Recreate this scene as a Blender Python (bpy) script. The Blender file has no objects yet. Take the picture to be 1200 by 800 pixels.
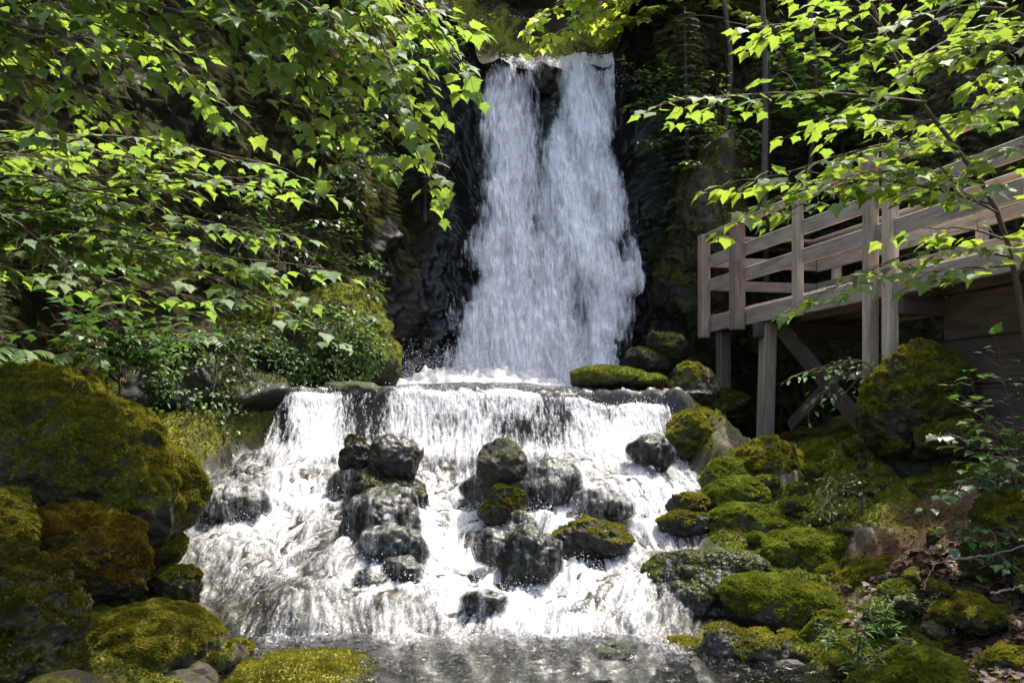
import bpy, bmesh, math, random
import numpy as np
from mathutils import Vector, Matrix

SC = bpy.context.scene
COL = SC.collection
rng = np.random.default_rng(7)
random.seed(7)
CAMZ = 1.6

def W(px, py, d):
    """world point seen at photo pixel (px,py) of the 1200x800 photo, d metres ahead of the camera"""
    return np.array([(px - 600) / 1200 * d, d, CAMZ + (490 - py) / 1200 * d])

# ------------------------------------------------------------------ noise
_r = np.random.default_rng(11)
PERM = np.concatenate([_r.permutation(256)] * 3).astype(np.int64)
GR = _r.normal(size=(256, 3)); GR /= np.linalg.norm(GR, axis=1)[:, None]

def perlin(p):
    p = np.asarray(p, float)
    i = np.floor(p).astype(np.int64); f = p - i
    i &= 255
    u = f * f * f * (f * (f * 6 - 15) + 10)
    out = 0
    for dx in (0, 1):
        wx = u[:, 0] if dx else 1 - u[:, 0]
        for dy in (0, 1):
            wy = u[:, 1] if dy else 1 - u[:, 1]
            for dz in (0, 1):
                wz = u[:, 2] if dz else 1 - u[:, 2]
                h = PERM[PERM[PERM[(i[:, 0] + dx) & 255] + ((i[:, 1] + dy) & 255)] + ((i[:, 2] + dz) & 255)]
                g = GR[h]
                out = out + wx * wy * wz * (g[:, 0] * (f[:, 0] - dx) + g[:, 1] * (f[:, 1] - dy) + g[:, 2] * (f[:, 2] - dz))
    return out * 1.5

def fbm(p, oct=4, gain=0.5, ridged=False):
    p = np.asarray(p, float); a = 1.0; s = 0; tot = 0
    for o in range(oct):
        n = perlin(p * 2.03 ** o + o * 17.3)
        if ridged: n = 1 - 2 * np.abs(n)
        s = s + a * n; tot += a; a *= gain
    return s / tot

def worley(p):
    p = np.asarray(p, float)
    i = np.floor(p).astype(np.int64); f = p - i
    best = np.full(len(p), 9.0)
    for dx in (-1, 0, 1):
        for dy in (-1, 0, 1):
            for dz in (-1, 0, 1):
                h = PERM[PERM[PERM[(i[:, 0] + dx) & 255] + ((i[:, 1] + dy) & 255)] + ((i[:, 2] + dz) & 255)]
                c = GR[h] * 0.5 + 0.5
                q = c + np.array([dx, dy, dz]) - f
                best = np.minimum(best, (q * q).sum(1))
    return np.sqrt(best)

def sst(a, b, x):
    t = np.clip((x - a) / (b - a), 0, 1)
    return t * t * (3 - 2 * t)

def blur(a, r):
    for ax in (0, 1):
        b = np.pad(a, [(r + 1, r) if k == ax else (0, 0) for k in (0, 1)], mode='edge')
        c = np.cumsum(b, axis=ax)
        n = a.shape[ax]
        hi = np.take(c, np.arange(2 * r + 1, 2 * r + 1 + n), axis=ax); lo = np.take(c, np.arange(0, n), axis=ax)
        a = (hi - lo) / (2 * r + 1)
    return a

# ------------------------------------------------------------------ mesh helpers
def tag(o, label=None, cat=None, group=None, kind=None):
    if label: o['label'] = label
    if cat: o['category'] = cat
    if group: o['group'] = group
    if kind: o['kind'] = kind
    return o

def empty(name, loc):
    o = bpy.data.objects.new(name, None); COL.objects.link(o)
    o.location = [float(v) for v in loc]; o.empty_display_size = 0.1
    return o

def mesh_obj(name, verts, faces, mat, parent=None, attrs=None, smooth=True):
    """verts (N,3); faces (M,k) int array (all same k) or list of such arrays"""
    if not isinstance(faces, (list, tuple)): faces = [faces]
    faces = [np.asarray(f, np.int32) for f in faces if len(f)]
    me = bpy.data.meshes.new(name)
    verts = np.asarray(verts, np.float32)
    if parent is not None and parent.get('_base') is not None:
        verts = verts - np.array(parent['_base'], np.float32)
    me.vertices.add(len(verts)); me.vertices.foreach_set('co', verts.ravel())
    tot = np.concatenate([np.full(len(f), f.shape[1], np.int32) for f in faces])
    li = np.concatenate([f.ravel() for f in faces])
    me.loops.add(len(li)); me.loops.foreach_set('vertex_index', li)
    me.polygons.add(len(tot))
    st = np.concatenate([[0], np.cumsum(tot)[:-1]]).astype(np.int32)
    me.polygons.foreach_set('loop_start', st)
    try: me.polygons.foreach_set('loop_total', tot)
    except Exception: pass
    me.polygons.foreach_set('use_smooth', np.full(len(tot), smooth))
    for k, v in (attrs or {}).items():
        v = np.asarray(v, np.float32)
        if v.ndim == 1:
            a = me.attributes.new(k, 'FLOAT', 'POINT'); a.data.foreach_set('value', v)
        else:
            a = me.attributes.new(k, 'FLOAT_VECTOR', 'POINT'); a.data.foreach_set('vector', v.ravel())
    me.update(calc_edges=True); me.validate()
    if mat is not None: me.materials.append(mat)
    o = bpy.data.objects.new(name, me); COL.objects.link(o)
    if parent is not None: o.parent = parent
    return o

def base(e, p):
    e['_base'] = [float(v) for v in p]; return e

def thing(name, p, label, cat, group=None):
    e = empty(name, p); base(e, p); tag(e, label, cat, group); return e

def own(name, verts, faces, mat, p, label, cat, group=None, attrs=None, smooth=True):
    """a thing that is one mesh, with its origin at p"""
    o = mesh_obj(name, np.asarray(verts) - np.asarray(p), faces, mat, None, attrs, smooth)
    o.location = [float(v) for v in p]; tag(o, label, cat, group); base(o, p)
    return o

def grid_faces(nu, nv):
    i = np.arange(nu * nv).reshape(nv, nu)
    return np.stack([i[:-1, :-1], i[:-1, 1:], i[1:, 1:], i[1:, :-1]], -1).reshape(-1, 4)

def inst(tv, tf, R, P):
    """copies of a template: R (N,3,3) columns = local axes (scaled), P (N,3)"""
    N = len(P); k = len(tv)
    v = np.einsum('nij,kj->nki', R, tv) + P[:, None, :]
    f = (tf[None] + (np.arange(N) * k)[:, None, None]).reshape(-1, tf.shape[1])
    return v.reshape(-1, 3), f

def frames(fwd, up):
    """rows of (N,3): local y = fwd, z = up-ish, x = side. returns (N,3,3) with columns x,y,z"""
    f = fwd / np.maximum(np.linalg.norm(fwd, axis=1), 1e-9)[:, None]
    s = np.cross(f, up); s /= np.maximum(np.linalg.norm(s, axis=1), 1e-9)[:, None]
    u = np.cross(s, f)
    return np.stack([s, f, u], -1)

def tube(pts, rad, n=6, cap=True):
    pts = np.asarray(pts, float); m = len(pts)
    rad = np.broadcast_to(np.asarray(rad, float), (m,))
    t = np.gradient(pts, axis=0); t /= np.maximum(np.linalg.norm(t, axis=1), 1e-9)[:, None]
    ref = np.array([0.31, 0.2, 0.93])
    a = np.cross(t, ref); a /= np.maximum(np.linalg.norm(a, axis=1), 1e-9)[:, None]
    b = np.cross(t, a)
    an = np.arange(n) / n * 2 * np.pi
    v = pts[:, None] + rad[:, None, None] * (np.cos(an)[None, :, None] * a[:, None] + np.sin(an)[None, :, None] * b[:, None])
    i = np.arange(m * n).reshape(m, n); j = np.roll(i, -1, 1)
    f = np.stack([i[:-1], j[:-1], j[1:], i[1:]], -1).reshape(-1, 4)
    return v.reshape(-1, 3), f

class MB:
    def __init__(s): s.v = []; s.f = {}; s.n = 0; s.a = {}
    def add(s, v, f, **at):
        f = np.asarray(f); s.v.append(np.asarray(v, float)); s.f.setdefault(f.shape[1], []).append(f + s.n); s.n += len(v)
        for k, x in at.items(): s.a.setdefault(k, []).append(np.broadcast_to(np.asarray(x, float), (len(v),)) if np.ndim(x) <= 1 else np.asarray(x))
    def arrays(s):
        return np.concatenate(s.v), [np.concatenate(x) for x in s.f.values()], {k: np.concatenate(x) for k, x in s.a.items()}
    def build(s, name, mat, parent=None, smooth=True):
        v, f, a = s.arrays(); return mesh_obj(name, v, f, mat, parent, a, smooth)

def spline(pts, n):
    pts = np.asarray(pts, float); m = len(pts)
    if m == 2:
        t = np.linspace(0, 1, n)[:, None]; return pts[0] * (1 - t) + pts[1] * t
    P = np.vstack([2 * pts[0] - pts[1], pts, 2 * pts[-1] - pts[-2]])
    t = np.linspace(0, m - 1 - 1e-6, n); i = t.astype(int); u = (t - i)[:, None]
    p0, p1, p2, p3 = P[i], P[i + 1], P[i + 2], P[i + 3]
    return 0.5 * (2 * p1 + (p2 - p0) * u + (2 * p0 - 5 * p1 + 4 * p2 - p3) * u * u + (3 * p1 - p0 - 3 * p2 + p3) * u ** 3)

# ------------------------------------------------------------------ materials
def newmat(name):
    m = bpy.data.materials.new(name); m.use_nodes = True
    nt = m.node_tree; nt.nodes.clear()
    out = nt.nodes.new('ShaderNodeOutputMaterial')
    return m, nt, out
def N(nt, t, **kw):
    n = nt.nodes.new(t)
    for k, v in kw.items():
        if k in n.bl_rna.properties.keys(): setattr(n, k, v)
        else: n.inputs[k].default_value = v
    return n
def lk(nt, a, b): nt.links.new(a, b)
def noise(nt, scale, detail=4, rough=.55, vec=None, dist=0.0):
    n = N(nt, 'ShaderNodeTexNoise'); n.inputs['Scale'].default_value = scale; n.inputs['Detail'].default_value = detail
    n.inputs['Roughness'].default_value = rough; n.inputs['Distortion'].default_value = dist
    if vec is not None: lk(nt, vec, n.inputs['Vector'])
    return n.outputs['Fac']
def ramp(nt, fac, stops):
    r = N(nt, 'ShaderNodeValToRGB'); e = r.color_ramp.elements
    while len(e) < len(stops): e.new(0.5)
    for x, (p, c) in zip(e, stops):
        x.position = p; x.color = (*c, 1) if len(c) == 3 else c
    lk(nt, fac, r.inputs['Fac']); return r.outputs['Color']
def mth(nt, op, a, b=None, clamp=False):
    n = N(nt, 'ShaderNodeMath'); n.operation = op; n.use_clamp = clamp
    for k, x in enumerate((a, b)):
        if x is None: continue
        if isinstance(x, (int, float)): n.inputs[k].default_value = x
        else: lk(nt, x, n.inputs[k])
    return n.outputs[0]
def mixc(nt, f, a, b):
    n = N(nt, 'ShaderNodeMix'); n.data_type = 'RGBA'
    if isinstance(f, (int, float)): n.inputs['Factor'].default_value = f
    else: lk(nt, f, n.inputs['Factor'])
    for s, x in ((6, a), (7, b)):
        if isinstance(x, tuple): n.inputs[s].default_value = (*x, 1)
        else: lk(nt, x, n.inputs[s])
    return n.outputs[2]
def mapr(nt, x, a, b, c=0., d=1., smooth=True):
    n = N(nt, 'ShaderNodeMapRange'); n.interpolation_type = 'SMOOTHSTEP' if smooth else 'LINEAR'
    lk(nt, x, n.inputs[0])
    for i, v in enumerate((a, b, c, d)): n.inputs[i + 1].default_value = v
    return n.outputs[0]
def attr(nt, name, vec=False):
    n = N(nt, 'ShaderNodeAttribute'); n.attribute_name = name
    return n.outputs['Vector' if vec else 'Fac']
def bump(nt, h, dist=.02, strength=1.0, normal=None):
    b = N(nt, 'ShaderNodeBump'); b.inputs['Distance'].default_value = dist; b.inputs['Strength'].default_value = strength
    lk(nt, h, b.inputs['Height'])
    if normal is not None: lk(nt, normal, b.inputs['Normal'])
    return b.outputs[0]
def pos(nt):
    g = N(nt, 'ShaderNodeNewGeometry'); return g.outputs['Position']

def rock_mat(name, dark, light, mossA, mossB, mossC, wet=0.5, litter=False):
    m, nt, out = newmat(name)
    P = pos(nt)
    n1 = noise(nt, 3.0, 8, .62, P); n2 = noise(nt, 22., 6, .7, P); n3 = noise(nt, 90., 3, .6, P)
    rk = ramp(nt, n1, [(.28, dark), (.55, tuple((a + b) / 2 for a, b in zip(dark, light))), (.78, light)])
    rk = mixc(nt, mapr(nt, n2, .35, .75, 0., .6), rk, tuple(c * .4 for c in dark))
    # thin algae and dead moss film
    rk = mixc(nt, mapr(nt, noise(nt, 7., 6, .65, P), .42, .62, 0., .75) if False else mth(nt, 'MULTIPLY', mapr(nt, noise(nt, 7., 6, .65, P), .42, .62, 0., .7), mth(nt, 'SUBTRACT', 1., mth(nt, 'MULTIPLY', attr(nt, 'wet'), .45))), rk, tuple((a + b) * .42 for a, b in zip(mossA, mossB)))
    # pale lichen flecks
    rk = mixc(nt, mth(nt, 'MULTIPLY', mapr(nt, noise(nt, 38., 3, .5, P), .66, .74), .35), rk, (.2, .2, .16))
    mv = attr(nt, 'moss')
    mm = mth(nt, 'ADD', mv, mth(nt, 'MULTIPLY', mth(nt, 'SUBTRACT', n2, .5), 1.1))
    mm = mth(nt, 'ADD', mm, mth(nt, 'MULTIPLY', mth(nt, 'SUBTRACT', n3, .5), .6))
    mf = mapr(nt, mm, .38, .62)
    mc = ramp(nt, noise(nt, 5.5, 5, .65, P), [(.3, mossA), (.5, mossB), (.7, mossC)])
    mc = mixc(nt, mapr(nt, n3, .3, .7, .0, .4), mc, tuple(c * .35 for c in mossA))
    rk = mixc(nt, mth(nt, 'MULTIPLY', attr(nt, 'wet'), .35), rk, (.012, .011, .011))
    colr = mixc(nt, mf, rk, mc)
    if litter:
        lv = attr(nt, 'litter')
        lc = ramp(nt, noise(nt, 14, 6, .75, P), [(.3, (.012, .008, .006)), (.5, (.05, .026, .015)), (.66, (.11, .05, .028)), (.8, (.16, .1, .06))])
        lf = mapr(nt, mth(nt, 'ADD', lv, mth(nt, 'SUBTRACT', n2, .5)), .35, .6)
        colr = mixc(nt, lf, colr, lc)
    b = N(nt, 'ShaderNodeBsdfPrincipled')
    lk(nt, colr, b.inputs['Base Color'])
    wv = attr(nt, 'wet')
    rough = mth(nt, 'ADD', mth(nt, 'MULTIPLY', mf, .6), mth(nt, 'SUBTRACT', .62, mth(nt, 'MULTIPLY', wv, .18)), True)
    rough = mth(nt, 'ADD', rough, mth(nt, 'MULTIPLY', mth(nt, 'SUBTRACT', n2, .5), .9), True)
    lk(nt, rough, b.inputs['Roughness'])
    lk(nt, mapr(nt, wv, 0., 1., .2, .36), b.inputs['Specular IOR Level'])
    h = mth(nt, 'ADD', mth(nt, 'MULTIPLY', n2, .7), mth(nt, 'MULTIPLY', n3, mth(nt, 'ADD', .25, mth(nt, 'MULTIPLY', mf, .5))))
    h = mth(nt, 'MULTIPLY', h, mth(nt, 'SUBTRACT', 1., mth(nt, 'MULTIPLY', wv, .85)))
    lk(nt, bump(nt, h, .022, .75), b.inputs['Normal'])
    lk(nt, b.outputs[0], out.inputs[0])
    return m

MOSS = ((.026, .028, .006), (.10, .10, .013), (.19, .18, .022))
MOSSG = ((.030, .040, .007), (.11, .125, .015), (.18, .185, .022))
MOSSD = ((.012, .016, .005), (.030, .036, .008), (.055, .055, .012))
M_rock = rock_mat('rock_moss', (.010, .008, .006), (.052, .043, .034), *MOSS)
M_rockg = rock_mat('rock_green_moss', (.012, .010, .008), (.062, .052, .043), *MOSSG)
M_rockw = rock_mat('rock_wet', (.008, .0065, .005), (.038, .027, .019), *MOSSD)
M_rocko = rock_mat('rock_ochre_moss', (.010, .008, .006), (.052, .043, .034), (.035, .028, .006), (.12, .085, .012), (.20, .15, .02))
M_cliff = rock_mat('rock_cliff', (.008, .007, .006), (.032, .027, .022), (.012, .012, .005), (.034, .030, .010), (.055, .048, .014))
M_ground = rock_mat('rock_ground', (.010, .008, .006), (.045, .036, .028), *MOSS, litter=True)

def moss_leaf_mat(name, A, B, C):
    m, nt, out = newmat(name)
    r = attr(nt, 'rnd')
    c = ramp(nt, r, [(.0, A), (.5, B), (1., C)])
    c2 = mixc(nt, mapr(nt, noise(nt, 5., 4, .6, pos(nt)), .35, .7), tuple(x * .45 for x in B), c)
    d = N(nt, 'ShaderNodeBsdfDiffuse'); lk(nt, c2, d.inputs[0])
    t = N(nt, 'ShaderNodeBsdfTranslucent'); lk(nt, c2, t.inputs[0])
    mx = N(nt, 'ShaderNodeMixShader'); mx.inputs[0].default_value = .45
    lk(nt, d.outputs[0], mx.inputs[1]); lk(nt, t.outputs[0], mx.inputs[2]); lk(nt, mx.outputs[0], out.inputs[0])
    return m
M_mossl = moss_leaf_mat('moss_tufts', (.09, .095, .013), (.23, .22, .025), (.33, .28, .036))
M_mosslo = moss_leaf_mat('moss_tufts_ochre', (.09, .065, .010), (.22, .15, .02), (.30, .22, .035))
M_mosslg = moss_leaf_mat('moss_tufts_green', (.08, .105, .013), (.20, .225, .025), (.29, .29, .045))
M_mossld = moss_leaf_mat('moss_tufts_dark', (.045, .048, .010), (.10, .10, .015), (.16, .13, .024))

def leaf_mat(name, A, B, C, trans, gloss=.35, tf=.45):
    m, nt, out = newmat(name)
    r = attr(nt, 'rnd')
    c = ramp(nt, r, [(0., A), (.5, B), (1., C)])
    # veins along the blade
    lv = attr(nt, 'lc', True)
    sep = N(nt, 'ShaderNodeSeparateXYZ'); lk(nt, lv, sep.inputs[0])
    vein = mapr(nt, mth(nt, 'ABSOLUTE', sep.outputs[0]), .0, .045, .75, 0.)
    c = mixc(nt, mth(nt, 'MULTIPLY', vein, .35), c, tuple(min(1, x * 2.2) for x in B))
    p = N(nt, 'ShaderNodeBsdfPrincipled'); lk(nt, c, p.inputs['Base Color']); p.inputs['Roughness'].default_value = gloss
    p.inputs['Specular IOR Level'].default_value = .3 if gloss < .9 else .1
    t = N(nt, 'ShaderNodeBsdfTranslucent')
    tc = mixc(nt, r, trans, tuple(x * y for x, y in zip(trans, (1.35, 1.15, .8))))
    lk(nt, tc, t.inputs[0])
    mx = N(nt, 'ShaderNodeMixShader'); mx.inputs[0].default_value = tf
    lk(nt, p.outputs[0], mx.inputs[1]); lk(nt, t.outputs[0], mx.inputs[2]); lk(nt, mx.outputs[0], out.inputs[0])
    return m
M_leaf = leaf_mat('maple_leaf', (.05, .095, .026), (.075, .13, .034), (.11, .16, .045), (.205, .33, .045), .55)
M_leafy = leaf_mat('sunny_maple_leaf', (.12, .18, .035), (.16, .22, .04), (.2, .25, .05), (.42, .60, .09), .4, .55)  # paler copy of the maple leaf, strong sunlight put into its colour
M_leafd = leaf_mat('dark_green_leaf', (.03, .075, .022), (.045, .10, .028), (.07, .12, .03), (.07, .16, .02), .4, .35)  # darker green leaf of the shrubs, sprigs and sapling
M_fern = leaf_mat('fern_leaf', (.03, .07, .015), (.05, .10, .02), (.08, .13, .025), (.09, .2, .02), .5, .35)
M_needle = leaf_mat('needles', (.012, .022, .010), (.024, .04, .015), (.045, .058, .02), (.05, .085, .018), .6, .25)
M_hang = leaf_mat('hanging_growth', (.03, .034, .010), (.065, .068, .018), (.11, .09, .028), (.08, .10, .024), .95, .25)
M_dead = leaf_mat('dead_leaf', (.018, .009, .006), (.05, .023, .013), (.11, .06, .035), (.05, .02, .008), .55, .15)

def bark_mat(name, A, B, sc=1.):
    m, nt, out = newmat(name)
    P = pos(nt)
    mp = N(nt, 'ShaderNodeMapping'); mp.inputs['Scale'].default_value = (sc, sc, sc * .25); lk(nt, P, mp.inputs[0])
    n = noise(nt, 30., 6, .65, mp.outputs[0]); n2 = noise(nt, 6., 4, .6, P)
    c = mixc(nt, n2, ramp(nt, n, [(.3, A), (.7, B)]), A)
    b = N(nt, 'ShaderNodeBsdfPrincipled'); lk(nt, c, b.inputs['Base Color']); b.inputs['Roughness'].default_value = .8
    lk(nt, bump(nt, n, .02, .8), b.inputs['Normal']); lk(nt, b.outputs[0], out.inputs[0])
    return m
M_bark = bark_mat('bark', (.03, .022, .017), (.10, .08, .062))
M_barkg = bark_mat('bark_grey', (.05, .046, .04), (.16, .15, .13))
M_twig = bark_mat('twig', (.06, .035, .025), (.13, .085, .06))
M_stick = bark_mat('dry_stick', (.12, .085, .06), (.28, .22, .17))

def wood_mat(name, A, B, C, stain=.5):
    m, nt, out = newmat(name)
    lc = attr(nt, 'lc', True)
    mp = N(nt, 'ShaderNodeMapping'); mp.inputs['Scale'].default_value = (2.2, 55., 55.); lk(nt, lc, mp.inputs[0])
    g = noise(nt, 1., 7, .65, mp.outputs[0], .6)
    mp2 = N(nt, 'ShaderNodeMapping'); mp2.inputs['Scale'].default_value = (1.2, 5., 5.); lk(nt, lc, mp2.inputs[0])
    s = noise(nt, 1.6, 5, .6, mp2.outputs[0])
    c = ramp(nt, g, [(.3, A), (.52, B), (.75, C)])
    c = mixc(nt, mapr(nt, s, .42, .72, 0., stain), c, tuple(x * .35 for x in A))
    # green algae blotches
    c = mixc(nt, mapr(nt, noise(nt, 4., 5, .65, pos(nt)), .58, .72, 0., .3), c, (.06, .065, .03))
    # per-board tone
    tn = attr(nt, 'rnd')
    hs = N(nt, 'ShaderNodeHueSaturation'); lk(nt, c, hs.inputs['Color']); lk(nt, mapr(nt, tn, 0., 1., .72, 1.25, False), hs.inputs['Value'])
    b = N(nt, 'ShaderNodeBsdfPrincipled'); lk(nt, hs.outputs[0], b.inputs['Base Color']); b.inputs['Roughness'].default_value = .75
    lk(nt, bump(nt, g, .006, .7), b.inputs['Normal']); lk(nt, b.outputs[0], out.inputs[0])
    return m
M_wood = wood_mat('weathered_timber', (.22, .17, .125), (.38, .305, .235), (.50, .42, .335))
M_woodr = wood_mat('brown_timber', (.15, .10, .07), (.26, .185, .13), (.36, .27, .20))
M_woodg = wood_mat('grey_timber', (.19, .145, .10), (.33, .265, .19), (.44, .37, .28))
M_woodd = wood_mat('shadow_toned_timber', (.05, .035, .026), (.10, .07, .052), (.15, .11, .082), .7)  # under-deck shadow is put into this darker timber colour
m, nt, out = newmat('galvanised_bolt')
b = N(nt, 'ShaderNodeBsdfPrincipled'); b.inputs['Base Color'].default_value = (.25, .25, .26, 1); b.inputs['Metallic'].default_value = .8; b.inputs['Roughness'].default_value = .5
lk(nt, noise(nt, 60, 2, .5, pos(nt)), b.inputs['Roughness']); lk(nt, b.outputs[0], out.inputs[0]); M_bolt = m

def foam_mat(name, lo=.38, hi=.62, film=True, fs=45., stretch=.35, k1=.75, k2=.3, pw=1., alb=1.):
    m, nt, out = newmat(name)
    fo = attr(nt, 'foam'); uv = attr(nt, 'flow', True)
    P = pos(nt)
    mp = N(nt, 'ShaderNodeMapping'); mp.inputs['Scale'].default_value = (fs, fs * stretch, 1); lk(nt, uv, mp.inputs[0])
    n1 = noise(nt, 1., 4, .65, mp.outputs[0], .4)
    n2 = noise(nt, 60., 3, .6, P)
    f = mth(nt, 'ADD', fo, mth(nt, 'MULTIPLY', mth(nt, 'SUBTRACT', n1, .5), k1))
    f = mth(nt, 'ADD', f, mth(nt, 'MULTIPLY', mth(nt, 'SUBTRACT', n2, .5), k2))
    a = mth(nt, 'POWER', mapr(nt, f, lo, hi, 0., 1., False), pw, True)
    d = N(nt, 'ShaderNodeBsdfPrincipled'); d.inputs['Base Color'].default_value = (.86 * alb, .85 * alb, .85 * alb, 1); d.inputs['Roughness'].default_value = .45
    d.inputs['Specular IOR Level'].default_value = .3
    h = mth(nt, 'ADD', n1, mth(nt, 'MULTIPLY', n2, .4))
    bp = bump(nt, h, .03, .55)
    lk(nt, bp, d.inputs['Normal'])
    t = N(nt, 'ShaderNodeBsdfTranslucent'); t.inputs[0].default_value = (.87 * alb, .86 * alb, .86 * alb, 1); lk(nt, bp, t.inputs['Normal'])
    w = N(nt, 'ShaderNodeMixShader'); w.inputs[0].default_value = .45; lk(nt, d.outputs[0], w.inputs[1]); lk(nt, t.outputs[0], w.inputs[2])
    tr = N(nt, 'ShaderNodeBsdfTransparent')
    cl = tr.outputs[0]
    if film:
        tr.inputs[0].default_value = (.72, .74, .72, 1)
        gl = N(nt, 'ShaderNodeBsdfGlossy'); lk(nt, mapr(nt, attr(nt, 'calm'), 0., 1., .30, .09), gl.inputs['Roughness'])
        rip = noise(nt, 26., 3, .6, P, .4)
        bp2 = bump(nt, rip, .02, .7); lk(nt, bp2, gl.inputs['Normal'])
        fr = N(nt, 'ShaderNodeFresnel'); fr.inputs[0].default_value = 1.33; lk(nt, bp2, fr.inputs['Normal'])
        c = N(nt, 'ShaderNodeMixShader'); lk(nt, mth(nt, 'MULTIPLY', fr.outputs[0], mapr(nt, attr(nt, 'calm'), 0., 1., .4, 1.)), c.inputs[0]); lk(nt, tr.outputs[0], c.inputs[1]); lk(nt, gl.outputs[0], c.inputs[2])
        cl = c.outputs[0]
    mx = N(nt, 'ShaderNodeMixShader'); lk(nt, a, mx.inputs[0]); lk(nt, cl, mx.inputs[1]); lk(nt, w.outputs[0], mx.inputs[2])
    lk(nt, mx.outputs[0], out.inputs[0])
    return m
M_foam = foam_mat('stream_water', .10, 1.10, True, 42., .30, 1.45, .8, 1.6, .8)
M_foamw = foam_mat('churned_water', .10, .9, True, 42., .5, 1.2, .8, 1.3, .72)
M_fall = foam_mat('falling_water', .24, .84, False, 1., 1., .6, .2)
m, nt, out = newmat('water_drops')
d = N(nt, 'ShaderNodeBsdfPrincipled'); d.inputs['Base Color'].default_value = (.85, .86, .88, 1); d.inputs['Roughness'].default_value = .3
lk(nt, mapr(nt, noise(nt, 20, 2, .5, pos(nt)), 0, 1, .2, .5), d.inputs['Roughness'])
t = N(nt, 'ShaderNodeBsdfTranslucent'); t.inputs[0].default_value = (.8, .82, .84, 1)
w = N(nt, 'ShaderNodeMixShader'); w.inputs[0].default_value = .4; lk(nt, d.outputs[0], w.inputs[1]); lk(nt, t.outputs[0], w.inputs[2]); lk(nt, w.outputs[0], out.inputs[0])
M_drop = m

# ------------------------------------------------------------------ terrain
YS = [-40, 3., 5.5, 6.3, 6.9, 7.5, 8.2, 8.8, 9.6, 10.4, 11.4, 12.2, 14.5, 18]
XL = [-1.5, -1.5, -1.55, -1.6, -1.75, -2.0, -2.5, -2.85, -3.05, -3.1, -2.6, -1.75, -1.75, -1.7]
XR = [2.2, 2.2, 2.1, 1.9, 1.6, 1.15, 1.25, 1.5, 1.75, 2.0, 1.8, 2.1, 2.3, 2.3]
def bedramp(X, Y):
    """smooth stream profile: pool, stepped slope, drop, upper pool"""
    wv = 0.5 * perlin(np.stack([X * .8, X * 0 + 3.3, Y * .3], -1))
    t = np.clip((Y + wv - 7.45) / 3.75, 0, 1)
    st = t + 0.018 * np.sin(t * 2 * np.pi * 4 + 3 * X + 9 * wv)
    z = 1.22 * np.clip(st, 0, 1.05)
    z = z + (1.90 - 1.22) * sst(11.42, 11.56, Y + .12 * perlin(np.stack([X * 2, X * 0, X * 0 + 1.7], -1)))
    z = z - .35 * sst(7.6, 6.9, Y)
    return z
def hump(X, Y): return 0.13 * fbm(np.stack([X * 1.1, Y * 1.1, X * 0 + 5.], -1), 2)
def ground(X, Y):
    bl = np.interp(Y, YS, XL); br = np.interp(Y, YS, XR)
    z0 = bedramp(X, Y) + hump(X, Y) * sst(7, 8, Y) * sst(12, 11.2, Y)
    p = np.stack([X, Y, X * 0], -1)
    rg = fbm(p * 3.2, 4, .5, True) * .09 + fbm(p * 9, 3) * .03
    amp = sst(6.8, 8.2, Y) * .9 + .25
    z0 = z0 + rg * amp - .05
    L = np.clip(bl - X, 0, 9); R = np.clip(X - br, 0, 9)
    sl = np.interp(Y, [4, 7, 9, 11.5, 13], [.35, .45, .35, .5, 1.4]); sr = np.interp(Y, [4, 6.5, 8, 10, 13], [.55, .62, .48, .22, .25])
    R0 = 1.85 * np.clip((Y - 7.4) / 4.2, 0, 1)
    R0 = np.where(R > 0, np.minimum(R0, 1.9 - .75 * sst(.2, .9, R)), R0)
    sr = np.interp(Y, [4, 6.5, 8.5, 10, 13], [.6, .62, .45, .3, .3])
    zb = R0 - .08 * sst(7., 8., Y) * (R > 0) - .1 * (R > 0) + np.minimum(.15 * np.minimum(L, 1.0) + sl * np.maximum(L - 1.0, 0), 1.9) + np.minimum(.16 * np.minimum(R, 1.1) + sr * np.maximum(R - 1.1, 0), 2.3) + fbm(p * 1.4 + 9, 5) * .22 * sst(0, .6, L + R) + .02 + (.16 * (.45 - worley(p * 2.6 + 3)) + .05 * (.5 - worley(p * 8.)) + .04 * fbm(p * 7, 4, .55, True)) * sst(.1, .5, L + R)
    k = sst(0, .3, L + R)
    return z0 * (1 - k) + zb * k
def axis(segs):
    return np.unique(np.concatenate([np.linspace(a, b, n) for a, b, n in segs]))
gx = axis([(-60, -7, 24), (-7, -3.4, 70), (-3.4, 3.6, 260), (3.6, 7, 70), (7, 60, 24)])
gy = axis([(-40, 2, 20), (2, 5.8, 50), (5.8, 12.5, 250), (12.5, 17.2, 50)])
GX, GY = np.meshgrid(gx, gy); X = GX.ravel(); Y = GY.ravel()
Z = ground(X, Y)
bl = np.interp(Y, YS, XL); br = np.interp(Y, YS, XR); OUT = np.maximum(bl - X, X - br)
p = np.stack([X, Y, Z], -1)
nz = fbm(p * 1.3 + 4, 4)
mossv = np.clip(sst(-.05, .22, OUT) * (.62 + nz * .9), 0, 1)
litv = sst(1.0, 1.5, X - br) * sst(9.2, 7.8, Y) * (.75 + nz) * (X > 0)
mesh_obj('ground', p, grid_faces(len(gx), len(gy)), M_ground, None,
         {'moss': mossv, 'litter': litv, 'wet': sst(.35, -.1, OUT)})['kind'] = 'structure'

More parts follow.
